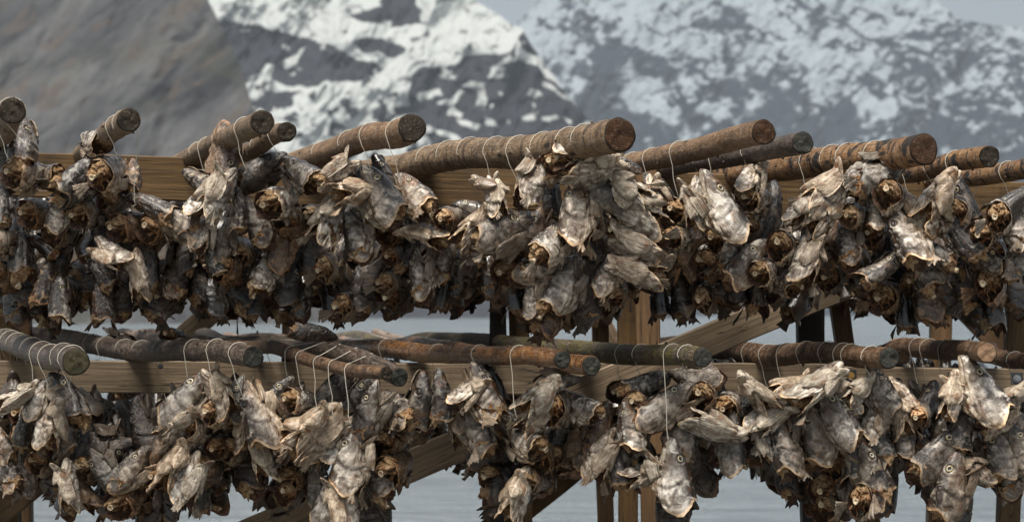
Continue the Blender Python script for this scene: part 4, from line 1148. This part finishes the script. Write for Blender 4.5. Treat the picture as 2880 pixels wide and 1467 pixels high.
        rib = np.clip(-rb,0,1)**1.5*np.minimum(1,tt*5)
        mb = MB(); mb.add(np.concatenate([o1.reshape(-1,3), i1.reshape(-1,3)]), f, 0, rib=np.concatenate([rib.reshape(-1), np.full(n0,.55)])); out['flap%d'%sgn] = mb
    # breast fin fan
    if vi % 2 == 0:
        for sgn in ((-1,1) if vi % 4 == 0 else (1,)):
            na, nb_ = (5, 5) if lod else (12, 17)
            tt, gg = np.meshgrid(np.linspace(0,1,na), np.linspace(-1,1,nb_), indexing='ij'); l = .34*(1+.25*vnoise(np.stack([gg*6+vi,gg*0,gg*0],-1), 5)*tt)
            a = gg*.42; X = -.34-l*tt*np.cos(a); Z = -.10-.1*tt+l*tt*np.sin(a); Yv = sgn*(.17+.16*tt+.012*np.cos(gg*22)*tt)
            o1 = np.stack([X,Yv,Z],-1); i1 = o1+np.array([0,-.008*sgn,0]); n0 = na*nb_
            f = grid_faces(na, nb_, False, sgn<0)+[tuple(n0+i for i in reversed(q_)) for q_ in grid_faces(na, nb_, False, sgn<0)]
            for E_ in ([i*nb_ for i in range(na)], [i*nb_+nb_-1 for i in range(na)], [(na-1)*nb_+j for j in range(nb_)]):
                for i in range(len(E_)-1): f.append((E_[i],E_[i+1],E_[i+1]+n0,E_[i]+n0))
            mb = MB(); mb.add(np.concatenate([o1.reshape(-1,3), i1.reshape(-1,3)]), f, 0, rib=np.concatenate([(np.cos(gg*22).clip(0,1)*.8).reshape(-1)]*2)); out['fin%d'%sgn] = mb
    tw = rg.uniform(-.4,.4); b1 = rg.uniform(-.22,.22); b2 = rg.uniform(-.16,.16)       # every head dried into its own twist
    for m in out.values():
        for i, v in enumerate(m.v):
            v = v.copy(); a = tw*(v[:,0]-.2); cy, cz = np.cos(a), np.sin(a); y0, z0 = v[:,1].copy(), v[:,2].copy()
            v[:,1] = y0*cy-z0*cz+b1*(v[:,0]-.1)**2; v[:,2] = y0*cz+z0*cy+b2*(v[:,0]-.1)**2
            q_ = v*3.1+vi*5.3
            for ax_ in range(3): v[:,ax_] += .020*fbm(q_+ax_*11, 2, vi+50)
            m.v[i] = v
    return out
PM = {'skin':[SKIN,LIN],'flesh':[FLESH],'backbone':[BONE],'eye':[EYR,EYP,EYS],'lower_jaw':[SKIN],'flap':[FLAP],'fin':[FLAP]}
PNAME = {'eye':'eye','flap':'gill_flap','fin':'breast_fin'}
NV = 14
def base(k): return k.rstrip('-1')
VAR = [head_variant(i) for i in range(NV)]; LOD = [head_variant(i, True) for i in range(NV)]
MESH = []
for i in range(NV):
    MESH.append([(base(k), mb.mesh('head_'+base(k), PM[base(k)])) for k, mb in VAR[i].items()])
TONE = {'p':(1.75,1.62,1.47),'g':(.82,.74,.65),'d':(.28,.22,.17),'b':(.74,.50,.31)}  # d: dark skin, with shade of low and rear heads put into the colour
rnd = random.Random(5)
HEADS = []
bunch = ''; zorder = 0
UPB = set('ABCDEFGHI')
BD = {}
for ln in HEADTXT.strip().split('\n'):
    if ln[0] == '#': bunch = ln[1:].strip(); zorder = 0; continue
    a = ln.split(); x, y, L = map(float, a[:3]); V = a[3]; ang, tilt = float(a[4]), float(a[5]); tone = a[6]
    if bunch in UPB and y >= 840: y -= 22
    d0 = {'E':7.0,'C':7.15,'X':8.0}.get(bunch, 7.15)
    d = d0+{'p':-.05,'g':-.02,'d':.12,'b':.05}[tone]+(-.02 if V == 'C' else 0)+(.03*((y-560)/100. if bunch in UPB else (y-1130)/100.))*.35-.0007*(L-150)+rnd.uniform(-.03,.03)
    if bunch == 'X': d = {882:8.25,1190:8.9,325:9.0,485:9.3}[int(x)]
    HEADS.append(dict(b=bunch,x=x,y=y,L=L,V=V,a=ang,t=tilt,tone=tone,d=d))
rx, ry, rz = (lambda a: Matrix.Rotation(math.radians(a),4,'X')), (lambda a: Matrix.Rotation(math.radians(a),4,'Y')), (lambda a: Matrix.Rotation(math.radians(a),4,'Z'))
def head_matrix(h):
    V, a, t_ = h['V'], h['a'], h['t']
    j = lambda s: rnd.uniform(-s,s)
    if V == 'C': az, al, tl = j(10), a-90+j(8), 70+j(9)
    else: az, al, tl = {'R':0,'L':180,'T':-90,'D':90}[V]+j(14), a+j(4), t_+j(5)
    if V == 'T': az += rnd.choice([-1,1])*rnd.uniform(15,60)
    if V == 'D': az += rnd.choice([-1,1])*rnd.uniform(5,25)
    R = ry(-al) @ rz(tl) @ rx(az)
    s = h['L']*h['d']/F*({'C':1.12,'T':.86}.get(V, .92))
    M = R @ Matrix.Diagonal((s*rnd.uniform(.95,1.05), s*rnd.uniform(.92,1.12), s*rnd.uniform(.92,1.12), 1))
    c = P(h['x'], h['y'], h['d'])
    # keep the visible middle of the head on its mark
    off = R @ Vector((.10*s if V == 'T' else (.38*s*.55 if V == 'C' else .02*s), 0, 0))
    M.translation = c+off
    return M
def pickv(h):
    if h['V'] == 'T': return rnd.randrange(8,14)
    if h['V'] == 'C' or (h['t'] >= 20 and rnd.random() < .6): return rnd.choice((5,6,7))
    return rnd.randrange(8,14) if rnd.random() < .1 else rnd.randrange(5)
for h in HEADS: h['score'] = h['L']-(28 if h['tone'] == 'd' else 0)-(12 if h['tone'] == 'b' else 0)+(200 if h['b'] == 'X' else 0)
HEADS.sort(key=lambda h: -h['score'])
IND, REST = HEADS[:300], HEADS[300:]
BN = {'A':'upper left edge bunch','B':'bunch under the short grey pole','C':'bunch under the two stacked poles','D':'bunch below the lone rusty pole','E':'biggest bunch under the thickest pole',
 'F':'bunch right of the metal strap','G':'bunch below the blackened pole','H':'bunch under the stout banded pole','I':'upper right edge bunch',
 'a':'lower left edge bunch','b':'bunch under the crooked pole','c':'bunch under the lashed poles','d':'bunch under the wet orange pole','e':'bunch under the mossy pole',
 'f':'bunch right of the mossy pole','g':'bunch below the charcoal pole end','h':'lower right edge bunch'}
TN = {'p':'pale','g':'silver grey','d':'dark','b':'brown'}
def vname(h):
    V, a = h['V'], h['a']
    dr = 'up' if 65 <= a <= 120 else ('up right' if 20 <= a < 65 else ('right' if -30 <= a < 20 else ('down' if a < -30 else ('up left' if a <= 155 else 'left'))))
    if V == 'C': return 'head, cut flesh facing out'
    if V == 'T': return 'head, ribbed throat showing'
    if V == 'D': return 'head seen from behind'
    return 'profile head, snout '+dr
OR2 = ['highest','second','third','fourth','fifth','sixth','seventh','eighth','ninth','tenth','eleventh','twelfth']
grp = {}
for h in IND: grp.setdefault((h['b'],h['tone'],vname(h)), []).append(h)
XL = {882:'black fish head lying on the lower poles, yellow eye, snout right',1190:'small pale fish head resting on the lower beam behind the orange pole',325:'small dark fish head perched behind the crooked pole, left one',485:'small dark fish head perched behind the crooked pole, right one'}
for (b, tn, vn), lst in grp.items():
    lst.sort(key=lambda h: h['y'])
    for i, h in enumerate(lst):
        if b == 'X': h['label'] = XL[int(h['x'])]; continue
        rk = '' if len(lst) == 1 else (', topmost' if i == 0 else (', lowest' if i == len(lst)-1 else ', %s from top' % OR2[i]))
        h['label'] = '%s %s%s, %s' % (TN[tn], vn, rk, BN[b])
for n, h in enumerate(IND):
    M = head_matrix(h); vi = pickv(h)
    root = empty('fish_head'); root.matrix_world = M
    tag(root, h['label'], 'fish head', 'dried cod heads tied in bunches'); root['group'] = 'dried cod heads tied in bunches'
    fl = None
    kq = rnd.uniform(.8,1.2); wq = rnd.uniform(.94,1.06); col = (TONE[h['tone']][0]*kq*wq, TONE[h['tone']][1]*kq, TONE[h['tone']][2]*kq/wq)
    for k, me in MESH[vi]:
        o = bpy.data.objects.new(PNAME.get(k, k), me); COL.objects.link(o)
        if k == 'flesh': fl = o
        o.parent = fl if k == 'backbone' else root
        if k in ('skin','lower_jaw','flap','fin'): o.color = (*col, 1)
# heads too many to single out: the rest of the front ones and the rows deeper in the rack
SK2 = {}
mb = MB(); mats = [SKIN,LIN,FLESH,BONE,EYR,EYP,EYS,FLAP]; MI = {'skin':[0,1],'flesh':[2],'backbone':[3],'eye':[4,5,6],'lower_jaw':[0],'flap':[7],'fin':[7]}
ALLATT = ('dv','ss','rim','fold','rib','deep','chk','crm','crev')
def stamp(src, M, shade=.9):  # shade darkens the head's colour, standing in for gloom in the gaps
    A = np.array(M)
    for k, m in src.items():
        v = np.concatenate(m.v); v = v@A[:3,:3].T+A[:3,3]
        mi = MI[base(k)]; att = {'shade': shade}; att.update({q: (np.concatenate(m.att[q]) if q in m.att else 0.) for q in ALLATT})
        mb.add(v, m.f, [mi[i] for i in m.m], **att)
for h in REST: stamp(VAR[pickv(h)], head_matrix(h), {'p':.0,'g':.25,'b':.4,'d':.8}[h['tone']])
for h in HEADS:
    if h['b'] == 'X': continue
    for q in range(2):
        f = dict(h); f['x'] += rnd.uniform(-75,75); f['y'] += rnd.uniform(-60,25); f['d'] = h['d']+rnd.uniform(.14,.34); f['L'] = rnd.uniform(105,150)
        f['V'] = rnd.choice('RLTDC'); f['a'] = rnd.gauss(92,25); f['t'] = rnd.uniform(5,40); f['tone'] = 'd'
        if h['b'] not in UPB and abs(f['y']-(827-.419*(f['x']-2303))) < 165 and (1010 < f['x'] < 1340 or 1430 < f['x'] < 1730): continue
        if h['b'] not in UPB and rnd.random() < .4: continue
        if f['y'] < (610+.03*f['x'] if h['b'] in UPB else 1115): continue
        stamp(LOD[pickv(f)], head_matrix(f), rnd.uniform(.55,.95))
def prof(x, pts): return float(np.interp(x, [p[0] for p in pts], [p[1] for p in pts]))
UPBOT = [(-100,860),(130,880),(400,835),(480,850),(650,850),(760,830),(900,870),(1000,880),(1060,850),(1300,860),(1370,850),(1700,850),(1850,850),(2000,850),(2250,840),(2400,880),(2600,880),(2700,850),(2900,900)]
LOBOT = [(-100,1330),(60,1330),(200,1300),(380,1440),(560,1330),(640,1240),(760,1240),(900,1290),(1250,1300),(1370,1310),(1500,1270),(1640,1290),(1800,1310),(2000,1300),(2250,1330),(2400,1290),(2560,1290),(2700,1290),(2900,1330)]
nst = 0
for tier, (yt, bot, n, dr) in enumerate(((575, UPBOT, 760, (8.3,10.2)), (1085, LOBOT, 480, (8.3,10.2)))):
    for q in range(n):
        x = -90+3060*((q*.6180339)%1.0); d = dr[0]+(dr[1]-dr[0])*rnd.random()**1.4
        d = max(d, 8.38)
        yb = prof(x, bot)-(95 if tier == 0 else 75)*7.15/d
        k = 7.15/d
        y = rnd.uniform(yt+20, yb) if tier == 0 else 880+(rnd.uniform(yt-10, yb+40)-880)*(.55+.45*k)
        if tier == 0: y = yt+20+(y-yt-20)**1.0
        y = min(y, yb)
        if q % 3 == 0: y = yb-rnd.uniform(0,25)
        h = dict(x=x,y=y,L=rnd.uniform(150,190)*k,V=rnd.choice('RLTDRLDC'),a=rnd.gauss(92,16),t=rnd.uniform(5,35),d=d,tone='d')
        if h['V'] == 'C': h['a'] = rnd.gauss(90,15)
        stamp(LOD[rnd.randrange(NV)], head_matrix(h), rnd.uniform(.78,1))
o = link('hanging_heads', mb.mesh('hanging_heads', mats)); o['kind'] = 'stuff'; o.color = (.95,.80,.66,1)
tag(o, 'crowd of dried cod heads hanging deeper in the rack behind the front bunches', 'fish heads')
print('HEADS', len(IND), len(REST))
